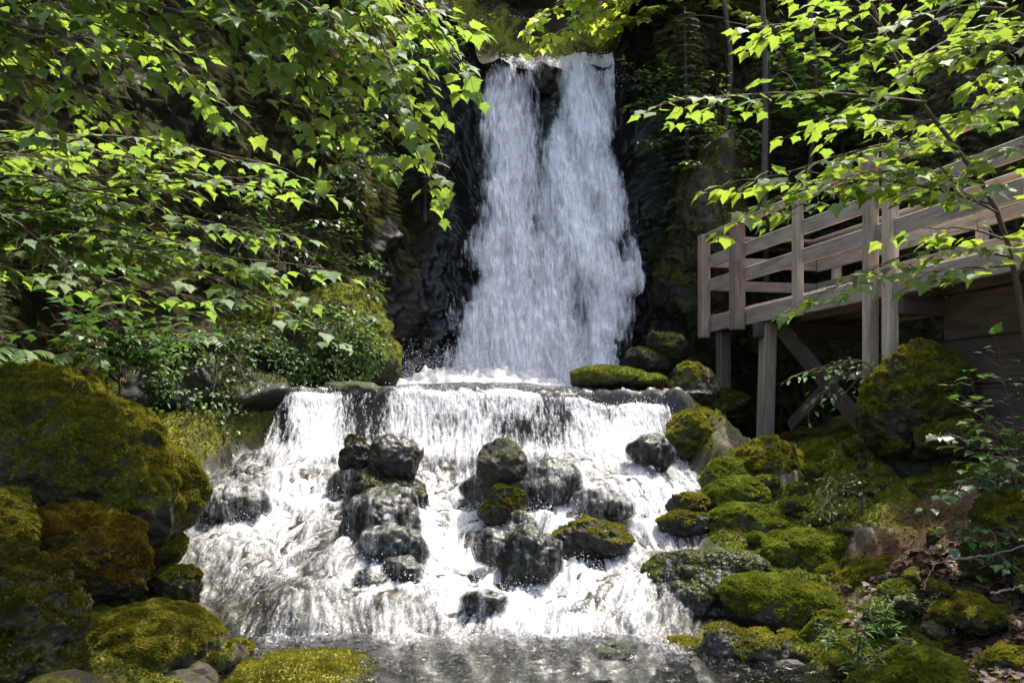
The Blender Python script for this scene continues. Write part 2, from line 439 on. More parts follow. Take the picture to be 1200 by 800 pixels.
# cliffs: one swept sheet following the gorge
PLAN = [(-12, -4), (-9, 2), (-7.2, 6), (-5.4, 9), (-4.2, 11.2), (-3.1, 12.7), (-2.1, 13.5), (-1.65, 14.4), (-1.25, 15.5), (-.7, 16.05), (.3, 16.1), (1.2, 16.1),
        (1.8, 16.0), (2.1, 15.4), (2.55, 15.1), (3.2, 15.3), (4.6, 15.3), (6.4, 13.8), (7.6, 11), (8.6, 7), (9.6, 2), (12, -4)]
ns, ntv = 760, 300
pl = spline([(a, b, 0) for a, b in PLAN], ns)
tg = np.gradient(pl, axis=0); tg /= np.linalg.norm(tg, axis=1)[:, None]
nin = np.stack([tg[:, 1], -tg[:, 0], 0 * tg[:, 0]], -1)      # towards the gorge
px_ = pl[:, 0]; py_ = pl[:, 1]
infall = sst(-1.0, -.5, px_) * sst(1.95, 1.55, px_) * sst(15.2, 15.7, py_)
ztop = 8.6 * (1 - infall) + (7.02 + .16 * fbm(np.stack([px_ * 2.2, 0 * px_, 0 * px_ + 2], -1), 3)) * infall + .35 * fbm(np.stack([px_ * .7, py_ * .7, 0 * px_], -1), 3) * (1 - infall)
t = np.linspace(0, 1, ntv)
S, T = np.meshgrid(np.arange(ns), t)
B = pl[S.ravel()]; tt = T.ravel(); NI = nin[S.ravel()]; IF = infall[S.ravel()]
z = -.6 + (ztop[S.ravel()] + .6) * tt
lean = -1.0 * tt ** 1.4 * (1 - IF) + IF * 1.55 * (1 - tt) ** 1.1
Pc = B + NI * lean[:, None]; Pc[:, 2] = z
q = Pc * np.array([1, 1, .8])
dsp = .55 * fbm(q * .55, 3) + .32 * fbm(q * 1.5 + 7, 4, .5, True) + .10 * fbm(q * np.array([5, 5, 9]), 4, .55, True)
dsp += .34 * (.5 - worley(q * np.array([1.3, 1.3, .9]))) + .14 * (.5 - worley(q * np.array([3.3, 3.3, 2.4]) + 5))
dsp *= (1 - .45 * IF)
Pc = Pc + NI * dsp[:, None]
Pc[:, 2] += .12 * fbm(q * 2 + 3, 3)
nzc = fbm(Pc * .9 + 11, 4)
fx = np.abs(Pc[:, 0] - .4)
mossc = np.clip(.34 + nzc * .9 + .25 * sst(2.0, 3.2, fx) - .5 * sst(1.9, 1.2, fx), 0, 1)
mesh_obj('cliff', Pc, grid_faces(ns, ntv), M_cliff, None, {'moss': mossc, 'wet': sst(2.4, 1.4, fx), 'litter': mossc * 0})['kind'] = 'structure'

# hill rising behind and beside the gorge
ang = 0
nh = 60
rr = np.concatenate([np.linspace(-.35, 3, 14), np.linspace(3.6, 60, nh - 14)])
S, Rr = np.meshgrid(np.arange(0, ns, 2), rr)
S = S.ravel(); Rr = Rr.ravel()
cen = np.array([0.3, 6.])
dirv = pl[S][:, :2] - cen; dirv /= np.linalg.norm(dirv, axis=1)[:, None]
top = Pc.reshape(ntv, ns, 3)[-1][S]
H = np.zeros((len(S), 3)); H[:, :2] = top[:, :2] + dirv * Rr[:, None]
notch = np.exp(-((H[:, 0] - .6) / 1.3) ** 2) * (dirv[:, 1] > .9)
H[:, 2] = top[:, 2] - .05 + np.clip(Rr, 0, 99) * (.85 - .68 * notch * sst(6, 2, Rr)) + fbm(H * .5, 4) * np.clip(Rr, 0, 1) * .5
nzh = fbm(H * .8, 4)
nS = len(range(0, ns, 2))
mesh_obj('hill', H, grid_faces(nS, len(rr)), M_cliff, None, {'moss': np.clip(.4 + nzh, 0, 1), 'wet': nzh * 0, 'litter': nzh * 0})['kind'] = 'structure'

# ------------------------------------------------------------------ rocks
_ico = {}
def ico(level):
    if level not in _ico:
        bm = bmesh.new(); bmesh.ops.create_icosphere(bm, subdivisions=level, radius=1.0)
        bm.verts.ensure_lookup_table()
        v = np.array([x.co[:] for x in bm.verts]); f = np.array([[x.index for x in q.verts] for q in bm.faces]); bm.free()
        v /= np.linalg.norm(v, axis=1)[:, None]
        _ico[level] = (v, f)
    return _ico[level]
def vnormals(v, f):
    fn = np.cross(v[f[:, 1]] - v[f[:, 0]], v[f[:, 2]] - v[f[:, 0]])
    n = np.zeros_like(v)
    for k in range(3): np.add.at(n, f[:, k], fn)
    return n / np.maximum(np.linalg.norm(n, axis=1), 1e-12)[:, None], np.linalg.norm(fn, axis=1) * .5

# moss tuft template: three short bent blades
TUFT_V = np.array([(-.35, 0, -.15), (.35, 0, -.15), (.05, .25, 1), (0, -.35, -.15), (.1, .35, -.15), (-.3, -.1, .85), (-.25, .25, -.15), (.3, -.3, -.15), (.35, .2, .8)])
TUFT_F = np.array([(0, 1, 2), (3, 4, 5), (6, 7, 8)])

BOULD = []
def rock(label, d, blobs, seed, name='boulder', mat=None, moss=.5, cut=.5, rough=1.0, wet=0., level=5, depth=1.0, tufts=0, tmat=None, up=.25, group=None, lump=.5, veil=0.):
    """blobs: (px,py,rx,ry[,dy]) ellipses in photo pixels at distance d; dy moves a blob back (metres)"""
    mat = mat or M_rock; tmat = tmat or M_mossl
    r_ = np.random.default_rng(seed)
    C = []; Rd = []
    if mat is M_rockw and 240 < blobs[0][0] < 790 and 500 < blobs[0][1] < 720 and d > 7.6:      # foot of the rock, under the water
        bb = max(blobs, key=lambda b: b[1] + b[3]); blobs = list(blobs) + [(bb[0] + 3, bb[1] + .8 * bb[3], bb[2] * 1.15, bb[3] * .85, .06)]
    for b in blobs:
        dy = b[4] if len(b) > 4 else 0
        c = W(b[0], b[1], d); c[1] += dy; C.append(c)
        s = d / 1200; rm = (b[2] + b[3]) / 2
        Rd.append([b[2] * s, rm * s * depth, b[3] * s])
    C = np.array(C); Rd = np.array(Rd)
    wt = Rd.prod(1); cen = (C * wt[:, None]).sum(0) / wt.sum()
    D, F = ico(level)
    rmax = np.zeros(len(D))
    for c, r in zip(C, Rd):
        o = (cen - c) / r; dd = D / r
        a = (dd * dd).sum(1); bq = (dd * o).sum(1); cq = (o * o).sum() - 1
        disc = bq * bq - a * cq
        tq = np.where(disc > 0, (-bq + np.sqrt(np.maximum(disc, 0))) / a, 0)
        rmax = np.maximum(rmax, tq)
    size = Rd.max()
    kc = min(1., .6 + .5 * cut)
    if cut > 0:
        wetrock = mat is M_rockw and moss < .3
        if wetrock: kc = .95
        for k in range(26 if wetrock else int(8 + 9 * cut)):
            n = r_.normal(size=3); n /= np.linalg.norm(n)
            c = D @ n
            rs = np.abs(n * Rd.max(0) * 1.0); h = np.linalg.norm(n * Rd.max(0)) * (r_.uniform(.72, .97) if wetrock else r_.uniform(.60, .95)) * (1.35 if len(blobs) > 2 else 1.0)
            lim = np.where(c > .05, h / np.maximum(c, .05), 1e9)
            rmax = np.where(lim < rmax, lim * kc + rmax * (1 - kc), rmax)
    off = r_.uniform(0, 60, 3)
    v = D * rmax[:, None]
    q = v / size
    hf = 1. if not (mat is M_rockw and moss < .3) else .45
    v = v + D * (size * rough * (.22 * fbm(q * 1.4 + off, 3) + hf * .12 * fbm(q * 3.0 + off, 4, .42, True) + .02 * fbm(q * 11 + off, 3, .55, True)))[:, None]
    v = v + cen
    n, fa = vnormals(v, F)
    mv = np.clip(moss + .06 + (n[:, 2] - up) * .62 + fbm(v * 2.6 + off, 4) * .8, 0, 1) if moss > 0 else np.zeros(len(v))
    if moss > 0:
        fr = 7.5 / max(size, .2) ** .35
        wl = worley(v * fr + off); wl2 = worley(v * fr * 3.1 + off)
        k = sst(.4, .75, mv)
        v = v + n * (k * (lump * .055 * (.75 - wl) + .018 * (.7 - wl2)))[:, None] * min(1, size * 2.2 + .25)
        v = v + n * ((1 - k) * .02 * fbm(v * 14 + off, 3))[:, None]
        n, fa = vnormals(v, F)
    basep = np.array([cen[0], cen[1], v[:, 2].min()])
    o = own(name, v, F, mat, basep, label, 'rock', group, {'moss': mv, 'wet': np.full(len(v), wet)})
    BOULD.append((cen, Rd.max(0)))
    if veil:
        vn = fbm(np.stack([v[:, 0] * 13 + off[0], v[:, 1] * 5, v[:, 2] * 2.2 + off[1]], -1), 4, .6)
        top_ = (v[:, 2] - v[:, 2].min()) / np.ptp(v[:, 2])
        fo_ = veil + .75 * vn + .15 * (.6 - top_)
        mesh_obj('water_veil', v + n * (.010 + .02 * np.clip(fo_, 0, 1))[:, None] - np.array([0, 0, .004]), F, M_foam, o, {'foam': fo_, 'calm': fo_ * 0, 'flow': np.stack([v[:, 0], v[:, 2] * .9, 0 * fo_], -1)})
    if tufts:
        pf = fa * sst(.45, .75, mv[F].mean(1)); pf = pf / pf.sum()
        tufts = int(tufts * 1.5); idx = r_.choice(len(F), tufts, p=pf)
        w = r_.dirichlet((1, 1, 1), tufts)
        P = (v[F[idx]] * w[:, :, None]).sum(1); nn = n[F[idx, 0]]
        cl = fbm(P * 6 + off, 3)
        up_ = nn + r_.normal(size=(tufts, 3)) * .45 + np.array([0, 0, .2])
        R = frames(r_.normal(size=(tufts, 3)), up_)
        up_ /= np.linalg.norm(up_, axis=1)[:, None]
        a = np.cross(up_, r_.normal(size=(tufts, 3))); a /= np.linalg.norm(a, axis=1)[:, None]; bb = np.cross(up_, a)
        sc_ = (r_.uniform(.010, .024, tufts) * (1 + .6 * cl))[:, None]
        R = np.stack([a * sc_, bb * sc_, up_ * sc_ * .9], -1)
        tv, tf_ = inst(TUFT_V, TUFT_F, R, P)
        rn = np.repeat(np.clip(.5 + cl * .9 + r_.normal(size=tufts) * .16, 0, 1), 9)
        mesh_obj('moss', tv, tf_, tmat, o, {'rnd': rn}, smooth=False)
    return o

G_, K_ = M_rockg, M_rockw
# left bank
rock('huge rounded boulder capped with yellow moss on the left bank', 7.7, [(42, 492, 78, 58), (110, 545, 82, 74, -.1), (30, 565, 100, 85), (165, 585, 58, 62, -.15), (196, 575, 36, 50), (170, 640, 44, 30)], 1, moss=.46, cut=.0, rough=.7, level=7, tufts=36000, up=.15, lump=.9)
rock('brown and ochre mossy boulder leaning against the front of the huge left boulder', 6.9, [(70, 622, 48, 42), (118, 652, 55, 46), (162, 672, 28, 36), (90, 680, 60, 42)], 2, moss=.58, cut=.2, level=7, tufts=20000, lump=.9, mat=M_rocko, tmat=M_mosslo)
rock('mossy boulder cut by the left edge of the photo with reddish leaves on it', 6.5, [(2, 632, 46, 44), (-30, 610, 60, 44)], 3, moss=.55, cut=.3, level=6, tufts=9000)
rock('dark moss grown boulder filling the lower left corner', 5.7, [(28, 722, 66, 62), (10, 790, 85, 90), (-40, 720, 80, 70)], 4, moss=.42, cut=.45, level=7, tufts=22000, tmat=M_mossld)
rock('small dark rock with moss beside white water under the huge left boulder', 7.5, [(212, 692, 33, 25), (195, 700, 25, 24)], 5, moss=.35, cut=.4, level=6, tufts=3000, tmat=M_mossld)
rock('low broad mossy slab sloping into the pool at lower left', 6.7, [(175, 765, 90, 52), (250, 778, 75, 24), (120, 780, 70, 60)], 6, 'rock_slab', moss=.42, cut=.3, rough=.5, level=7, tufts=16000, depth=1.2)
rock('thin mossy slab awash at the bottom edge of the pool', 6.35, [(345, 797, 90, 13), (290, 800, 50, 12)], 7, 'rock_slab', moss=.45, cut=.3, rough=.4, level=6, tufts=4000, depth=3.)
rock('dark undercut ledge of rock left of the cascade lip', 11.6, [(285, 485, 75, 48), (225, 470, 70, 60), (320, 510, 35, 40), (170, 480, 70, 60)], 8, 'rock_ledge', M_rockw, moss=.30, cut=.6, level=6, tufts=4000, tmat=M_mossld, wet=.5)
rock('grassy moss covered rock mound left of the main fall', 12.9, [(395, 400, 62, 58), (340, 410, 80, 60), (270, 410, 90, 55), (430, 425, 28, 35)], 9, 'rock_mound', G_, moss=.55, cut=.3, level=7, tufts=16000, tmat=M_mosslg)
rock('black wet rock glazed with thin water at the left edge of the cascade', 9.5, [(258, 596, 40, 34), (290, 590, 25, 20)], 10, 'rock', K_, moss=0, cut=.6, wet=1., level=6, veil=0.37)
rock('flat black wet rock at the upper left of the cascade', 10.5, [(300, 556, 20, 11), (270, 553, 22, 8)], 11, 'rock', K_, moss=0, cut=.5, wet=1., veil=0.30)
# cascade rocks
rock('black shiny rounded boulder crowning the rock pile left of centre in the cascade', 9.8, [(462, 537, 30, 29), (480, 530, 14, 20), (450, 548, 20, 22)], 12, 'boulder', K_, moss=.0, cut=.55, wet=.9, level=6)
rock('small moss topped rock at the upper left of the cascade rock pile', 10.0, [(420, 522, 15, 20), (416, 540, 18, 16)], 13, 'rock', K_, moss=.42, cut=.5, wet=.6, level=6, tufts=1200, tmat=M_mossld)
rock('broad olive rock under the black boulder in the cascade', 9.7, [(450, 578, 40, 30), (478, 575, 20, 26), (440, 602, 36, 18)], 14, 'boulder', K_, moss=.34, cut=.5, wet=.7, level=6, tufts=2500, tmat=M_mossld, veil=0.10)
rock('wet brown rock with water running over it left of the cascade rock pile', 9.9, [(408, 566, 25, 24)], 15, 'rock', K_, moss=.15, cut=.5, wet=.9, veil=0.37)
rock('round dark rock at the foot of the cascade rock pile', 8.55, [(482, 640, 19, 22), (474, 648, 14, 16)], 16, 'rock', K_, moss=.1, cut=.4, wet=.8, veil=0.17)
rock('brown rounded rock half under foam left of the round dark rock', 8.5, [(452, 634, 28, 22), (440, 640, 20, 14)], 17, 'rock', K_, moss=.2, cut=.5, wet=.9, veil=0.30)
rock('low black rock in foam below the cascade rock pile', 8.2, [(470, 662, 22, 13)], 18, 'rock', K_, moss=0, cut=.5, wet=.9, veil=0.25)
rock('small black rock alone in foam at the lower left of the cascade', 8.1, [(432, 678, 19, 13)], 19, 'rock', K_, moss=0, cut=.5, wet=1., veil=0.25)
rock('upright square black block in the middle of the cascade', 9.6, [(588, 546, 29, 31), (575, 550, 16, 27), (602, 550, 14, 26), (588, 535, 27, 18)], 20, 'rock_block', K_, moss=.12, cut=.75, rough=.6, wet=.5, level=6)
rock('mossy rock directly beneath the square block in the cascade', 9.3, [(588, 592, 27, 20)], 21, 'rock', K_, moss=.4, cut=.5, wet=.6, level=6, tufts=1500, tmat=M_mossld)
rock('glistening wet rock right of the square block with water sheeting off it', 9.7, [(644, 570, 38, 30), (622, 584, 26, 24), (662, 580, 24, 20)], 22, 'rock', K_, moss=.0, cut=.6, wet=1., level=6, veil=0.31)
rock('large brown boulder standing low in the centre of the cascade', 8.4, [(625, 650, 30, 38), (608, 668, 24, 36), (644, 634, 22, 22)], 23, 'boulder', K_, moss=.2, cut=.55, wet=.7, level=6, veil=0.11)
rock('moss capped wedge rock right of the large brown cascade boulder', 8.75, [(700, 628, 42, 24), (668, 642, 26, 24), (715, 620, 24, 16)], 24, 'rock', K_, moss=.38, cut=.5, wet=.6, level=6, tufts=2000, tmat=M_mossl)
rock('wet hump of rock veiled by water above the moss capped wedge', 9.3, [(705, 592, 36, 17)], 25, 'rock', K_, moss=0, cut=.5, wet=1., level=6, veil=0.41)
rock('dark rounded rock at the right end of the lip curtain', 10.7, [(760, 526, 24, 17), (778, 532, 12, 14)], 26, 'rock', K_, moss=.1, cut=.4, wet=.9, veil=0.20)
rock('dark rock showing through foam beneath the mossy block in the cascade', 8.5, [(575, 635, 22, 18)], 27, 'rock', K_, moss=0, cut=.5, wet=1., veil=0.33)
rock('half drowned rock in thick foam at the foot of the centre chute', 7.75, [(565, 700, 26, 16)], 28, 'rock', K_, moss=0, cut=.5, wet=1., veil=0.37)
rock('long dark spine of wet rock running down through the cascade below the olive rock', 8.95, [(446, 618, 44, 40, .0), (422, 582, 34, 36, .35), (470, 655, 32, 30, -.3), (418, 645, 34, 28, -.15), (460, 585, 32, 32, .25)], 65, 'rock', K_, moss=.16, cut=.6, wet=.9, level=6, veil=0.25)
rock('dark wet rock mass behind and left of the square block', 9.9, [(615, 590, 50, 26), (565, 585, 28, 26), (650, 600, 30, 18)], 66, 'rock', K_, moss=.1, cut=.6, wet=.9, level=6, veil=0.31)
rock('wet dark rock between the square block and the large brown boulder', 9.0, [(600, 622, 30, 22), (650, 640, 44, 22, .2)], 67, 'rock', K_, moss=.2, cut=.6, wet=.9, level=6, veil=0.27)
# lip
rock('low mossy rock lying along the lip below the main fall', 12.0, [(712, 444, 48, 13), (750, 448, 40, 9), (690, 448, 30, 8)], 29, 'rock_slab', G_, moss=.5, cut=.2, rough=.4, level=6, tufts=4000, tmat=M_mosslg, depth=1.3)
rock('flat wet dark rock at the left end of the lip', 11.7, [(425, 460, 45, 12), (390, 462, 30, 12)], 30, 'rock_slab', K_, moss=.22, cut=.4, rough=.4, wet=1., depth=1.)
rock('knobbly black rock splitting the main fall at its lip', 15.9, [(636, 84, 17, 16), (640, 100, 14, 18)], 68, 'rock', K_, moss=0, cut=.7, wet=.6)
rock('small dark rock poking from the left of the main fall lip', 15.95, [(610, 76, 8, 7)], 69, 'rock', K_, moss=0, cut=.7, wet=.6)
rock('small dark rock poking from the right of the main fall lip', 15.95, [(672, 76, 9, 8)], 70, 'rock', K_, moss=0, cut=.7, wet=.6)
# right bank
rock('square reddish brown boulder at the right end of the lip', 12.2, [(810, 460, 29, 32), (800, 470, 20, 26), (825, 455, 18, 24)], 31, 'boulder', M_rock, moss=.22, cut=.7, level=6, tufts=1500)
rock('dark mossy boulder behind the support post and the reddish one', 13.3, [(855, 478, 34, 24), (835, 490, 25, 22)], 32, 'boulder', M_rock, moss=.38, cut=.5, level=6, tufts=2500, tmat=M_mossld)
rock('moss blanketed boulder at the water edge right of the lip curtain', 11.3, [(815, 512, 40, 28), (800, 530, 25, 18), (845, 530, 32, 24)], 33, 'boulder', M_rock, moss=.48, cut=.5, level=6, tufts=4500)
rock('rounded mossy boulder beside the foot of the tall support post', 10.2, [(905, 556, 40, 40)], 34, 'boulder', M_rock, moss=.56, cut=.2, level=6, tufts=6500, lump=.8)
rock('lumpy olive boulder behind and right of the rounded mossy one', 10.5, [(955, 552, 44, 40), (975, 575, 30, 32)], 35, 'boulder', M_rock, moss=.5, cut=.3, level=6, tufts=6500, lump=.9)
rock('green moss cushion rock between rapids and rounded mossy boulder', 10.1, [(850, 562, 30, 24)], 36, 'rock', G_, moss=.55, cut=.3, level=6, tufts=3000, tmat=M_mosslg)
rock('bright green mossy rock below the rounded boulder', 9.6, [(862, 588, 38, 24)], 37, 'rock', G_, moss=.55, cut=.2, level=6, tufts=4000, tmat=M_mosslg)
rock('wet rock with olive cap jutting into the rapids', 9.4, [(808, 592, 26, 14)], 38, 'rock', K_, moss=.36, cut=.5, wet=.6, level=6, tufts=1200, tmat=M_mossl)
rock('low olive rock just under the jutting capped one', 9.2, [(800, 614, 34, 12)], 39, 'rock', K_, moss=.34, cut=.4, wet=.7, level=6, tufts=1200, tmat=M_mossl)
rock('long cushion of vivid green moss over rock at mid right', 9.2, [(882, 618, 54, 22), (850, 622, 26, 18)], 40, 'rock', G_, moss=.62, cut=.15, level=6, tufts=7000, tmat=M_mosslg)
rock('mossy hump hanging over the vertical dark cleft', 8.4, [(948, 660, 40, 34), (925, 650, 35, 24), (975, 655, 24, 30)], 41, 'rock', G_, moss=.6, cut=.2, level=6, tufts=7000, tmat=M_mosslg)
rock('wide wet grey slab with a film of water at the right foot of the cascade', 8.2, [(828, 702, 78, 42), (800, 676, 46, 28), (850, 668, 46, 20)], 42, 'rock_slab', K_, moss=.44, cut=.3, rough=.4, wet=1., level=7, tufts=5000, tmat=M_mosslg, veil=.1)
rock('smooth sloping slab carpeted in green moss right of the wet grey slab', 7.8, [(915, 712, 66, 32), (885, 700, 40, 26), (950, 722, 32, 24)], 43, 'rock_slab', G_, moss=.62, cut=.2, rough=.5, level=7, tufts=12000, tmat=M_mosslg)
rock('angular dark rock at the pool edge on the right', 6.9, [(872, 764, 50, 22), (850, 758, 26, 24), (905, 768, 24, 18)], 44, 'rock', K_, moss=.2, cut=.95, rough=1.2, wet=.7, level=6, tufts=1200)
rock('small brown stone touching the angular dark rock', 6.7, [(921, 782, 24, 9)], 45, 'stone', K_, moss=.0, cut=.6, wet=.6)
rock('flat mossy stone in the pool left of the angular dark rock', 7.2, [(803, 759, 26, 8)], 46, 'stone', M_rock, moss=.45, cut=.3, tufts=600, depth=2., level=5)
rock('thin dark stone barely breaking the pool surface', 7.05, [(718, 764, 30, 6)], 47, 'stone', K_, moss=.25, cut=.4, wet=.8, depth=2.)
rock('tall mossy boulder propping the near end of the deck', 9.4, [(1072, 462, 56, 54), (1045, 490, 34, 48), (1090, 500, 44, 45)], 48, 'boulder', M_rock, moss=.52, cut=.35, level=7, tufts=14000, lump=1.)
rock('black shaded rock mass beneath the tall mossy boulder', 9.6, [(1065, 585, 62, 70), (1110, 560, 60, 70), (1140, 590, 50, 60)], 49, 'boulder', K_, moss=.18, cut=.7, level=6, wet=.5)
rock('brownish moss ledge under the tall mossy boulder', 8.9, [(1112, 517, 48, 18), (1150, 520, 36, 16)], 50, 'rock_ledge', M_rock, moss=.46, cut=.4, level=6, tufts=3000)
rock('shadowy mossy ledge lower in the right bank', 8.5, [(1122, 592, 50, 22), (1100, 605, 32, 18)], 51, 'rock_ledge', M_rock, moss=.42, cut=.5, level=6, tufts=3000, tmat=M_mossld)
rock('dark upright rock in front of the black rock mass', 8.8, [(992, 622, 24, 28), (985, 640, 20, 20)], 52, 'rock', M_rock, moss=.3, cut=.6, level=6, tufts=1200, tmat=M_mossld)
rock('slanting moss ridge rock beside the grey triangular stone', 7.9, [(1030, 680, 42, 22), (1005, 692, 28, 18)], 53, 'rock', M_rock, moss=.5, cut=.3, level=6, tufts=4500)
rock('grey triangular stone standing on the right bank', 7.4, [(1071, 682, 14, 18)], 54, 'stone', M_rock, moss=.12, cut=.9, level=5)
rock('mossy bank rock at the right edge of the photo', 7.1, [(1192, 612, 44, 48), (1225, 640, 50, 55), (1165, 640, 30, 28)], 55, 'boulder', M_rock, moss=.5, cut=.3, level=7, tufts=11000)
rock('flat grey stone on the leaf litter at lower right', 6.6, [(1095, 738, 18, 9)], 56, 'stone', M_rock, moss=.15, cut=.8)
rock('second flat stone left of the grey one among moss at lower right', 6.5, [(1058, 756, 17, 8)], 57, 'stone', M_rock, moss=.22, cut=.8)
rock('moss hummock above the flat grey stones at lower right', 6.6, [(1140, 722, 50, 14), (1110, 718, 30, 10)], 58, 'rock', M_rock, moss=.55, cut=.2, level=6, tufts=5000)
rock('mossy rock at the very bottom of the right bank', 6.2, [(1080, 792, 60, 22), (1040, 800, 40, 18)], 59, 'rock', G_, moss=.55, cut=.2, level=6, tufts=7000, tmat=M_mosslg)
rock('dark mossy rock in the lower right corner', 6.1, [(1180, 790, 50, 30)], 60, 'rock', M_rock, moss=.35, cut=.5, level=6, tufts=4000)
rock('mossy rock between the slanting ridge and pool plants', 7.2, [(985, 742, 35, 20), (960, 750, 24, 14)], 61, 'rock', G_, moss=.55, cut=.2, level=6, tufts=4500, tmat=M_mosslg)
rock('small dark stone below the grey triangular one', 7.0, [(1062, 706, 16, 9)], 62, 'stone', M_rock, moss=.2, cut=.7)
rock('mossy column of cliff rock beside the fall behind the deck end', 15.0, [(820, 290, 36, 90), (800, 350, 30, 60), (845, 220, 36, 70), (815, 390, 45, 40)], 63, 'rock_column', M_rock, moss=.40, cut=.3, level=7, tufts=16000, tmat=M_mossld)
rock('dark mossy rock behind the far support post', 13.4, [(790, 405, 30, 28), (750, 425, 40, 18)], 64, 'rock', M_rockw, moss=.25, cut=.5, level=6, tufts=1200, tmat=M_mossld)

# ------------------------------------------------------------------ stream water (pool and cascade)
dx = .0125
wx = np.arange(-3.5, 2.9, dx); wy = np.arange(3.2, 11.38, dx)
WX, WY = np.meshgrid(wx, wy); sh = WX.shape
Xf, Yf = WX.ravel(), WY.ravel()
zb = (bedramp(Xf, Yf) + hump(Xf, Yf) * sst(7, 8, Yf) * sst(12, 11.2, Yf))
pool = sst(7.8, 7.15, Yf + .45 * fbm(np.stack([Xf * 1.2, Yf * 1.2, Xf * 0], -1), 3))
zb = np.maximum(zb, 0.0)
hz = zb.copy()
for c, r in BOULD:
    if -3.3 < c[0] < 2.2 and 7.3 < c[1] < 11.3:
        hz += .42 * r[2] * 2 * np.exp(-(((Xf - c[0]) / (r[0] * 1.15)) ** 2 + ((Yf - c[1]) / (r[1] * 1.15)) ** 2))
Hs = blur(blur(hz.reshape(sh), 5), 5)
gyv, gxv = np.gradient(Hs, dx)
tw = fbm(np.stack([Xf * 2.2, Yf * 2.2, Xf * 0 + 8], -1), 3).reshape(sh)
ty, tx = np.gradient(tw, dx)
fxv = -gxv * 1.0 + .10 * ty; fyv = -gyv * 1.0 - .22 - .10 * tx
ln = np.sqrt(fxv ** 2 + fyv ** 2) + 1e-6; fxv /= ln; fyv /= ln
r_ = np.random.default_rng(5)
def lic(tex, steps):
    acc = tex.copy(); wsum = 1.
    II, JJ = np.meshgrid(np.arange(sh[0]), np.arange(sh[1]), indexing='ij')
    for sg in (1, -1):
        ci = II.astype(float); cj = JJ.astype(float)
        for k in range(steps):
            a = np.clip(ci.round().astype(int), 0, sh[0] - 1); b = np.clip(cj.round().astype(int), 0, sh[1] - 1)
            ci = ci + sg * fyv[a, b]; cj = cj + sg * fxv[a, b]
            a = np.clip(ci.round().astype(int), 0, sh[0] - 1); b = np.clip(cj.round().astype(int), 0, sh[1] - 1)
            w = 1 - k / (steps + 1)
            acc += tex[a, b] * w
            if sg == 1: wsum += 2 * w
    return acc / wsum
def norm(a): a = a - a.mean(); return a / a.std()
n_f = norm(lic(r_.normal(size=sh), 4))
n_m = norm(lic(blur(r_.normal(size=sh), 1), 9))
n_c = norm(lic(blur(r_.normal(size=sh), 3), 18))
streak = (.45 * n_f + .6 * n_m + .6 * n_c)
def onbed(px, py):
    Yb = 4.15 / (.34 + (py - 490) / 1200) if py < 742 else 1.6 * 1200 / (py - 490)
    return (px - 600) / 1200 * Yb, Yb
mac = np.full(len(Xf), .44)
for px, py, r, a in [(370, 490, 45, .3), (345, 560, 60, .3), (375, 630, 75, .15), (300, 620, 50, .25), (515, 560, 40, .5), (505, 630, 50, .5), (525, 690, 60, .5), (590, 728, 90, .5), (690, 728, 80, .45), (350, 590, 60, .15),
                      (700, 670, 60, .15), (770, 590, 45, .25), (700, 545, 60, .3), (640, 540, 40, .1), (745, 560, 50, .3), (560, 610, 25, .25), (770, 640, 40, .2), (800, 560, 30, .2),
                      (262, 575, 45, -.42), (430, 620, 50, -.22), (480, 715, 40, -.35), (420, 700, 45, -.22), (300, 725, 60, -.15), (620, 585, 45, -.25), (700, 592, 35, -.25), (630, 660, 30, -.15), (270, 690, 40, -.1), (400, 580, 25, -.2), (800, 680, 40, -.35), (655, 600, 30, -.2)]:
    bx, by = onbed(px, py); s = by / 1200 * r
    mac += a * np.exp(-(((Xf - bx) / s) ** 2 + ((Yf - by) / (s * 2.0)) ** 2))
front = fbm(np.stack([Xf * 1.3, Yf * 0, Xf * 0 + 4], -1), 4) * 1.7
mac = mac * (1 - pool)
# foam spreading on the pool at the foot
pf = np.exp(-np.clip((7.45 + front - Yf), 0, 9) / .34) * sst(-2.6, -1.0, Xf) * sst(1.5, 1.0, Xf)
mac = np.maximum(mac, .62 * pf)
bl = np.interp(Yf, YS, XL); br = np.interp(Yf, YS, XR)
edge = np.minimum(Xf - bl, br - Xf)
mac = mac - .25 * sst(.25, -.05, edge) * (1 - pool)
foam_drift = pool * .42 * sst(.05, .45, fbm(np.stack([Xf * 2.2, Yf * 5, Xf * 0 + 55], -1), 4)) * np.exp(-np.clip(7.5 - Yf, 0, 9) / .7)
mac = np.maximum(mac, foam_drift)
amp = .125 * (1 - pool) + .10 * pf + .015
q3 = np.stack([Xf, Yf, 0 * Xf], -1)
mac = mac - .5 * sst(11.2, 11.35, Yf)
foam = mac + amp * streak.ravel() + (1 - pool) * (.30 * fbm(q3 * 6 + 31, 4, .6) + .26 * fbm(q3 * 2.1 + 77, 3))
for c, r in BOULD:      # foam collars round the rocks
    if -3.3 < c[0] < 2.2 and 7.3 < c[1] < 11.2 and max(r) < .5:
        dd = np.sqrt(((Xf - c[0]) / (r[0] + .02)) ** 2 + ((Yf - c[1]) / (r[0] + .02)) ** 2)
        foam = foam + .22 * np.exp(-((dd - 1.0) / .25) ** 2) * (1 - pool)
turb = fbm(np.stack([Xf * 3.6, Yf * 3., Xf * 0], -1), 4)
zw = zb + .035 + (1 - pool) * (  .055 * turb + .016 * n_c.ravel() + .006 * n_m.ravel()) + pool * (.008 * turb + .006 * n_m.ravel()) + .03 * pf * turb
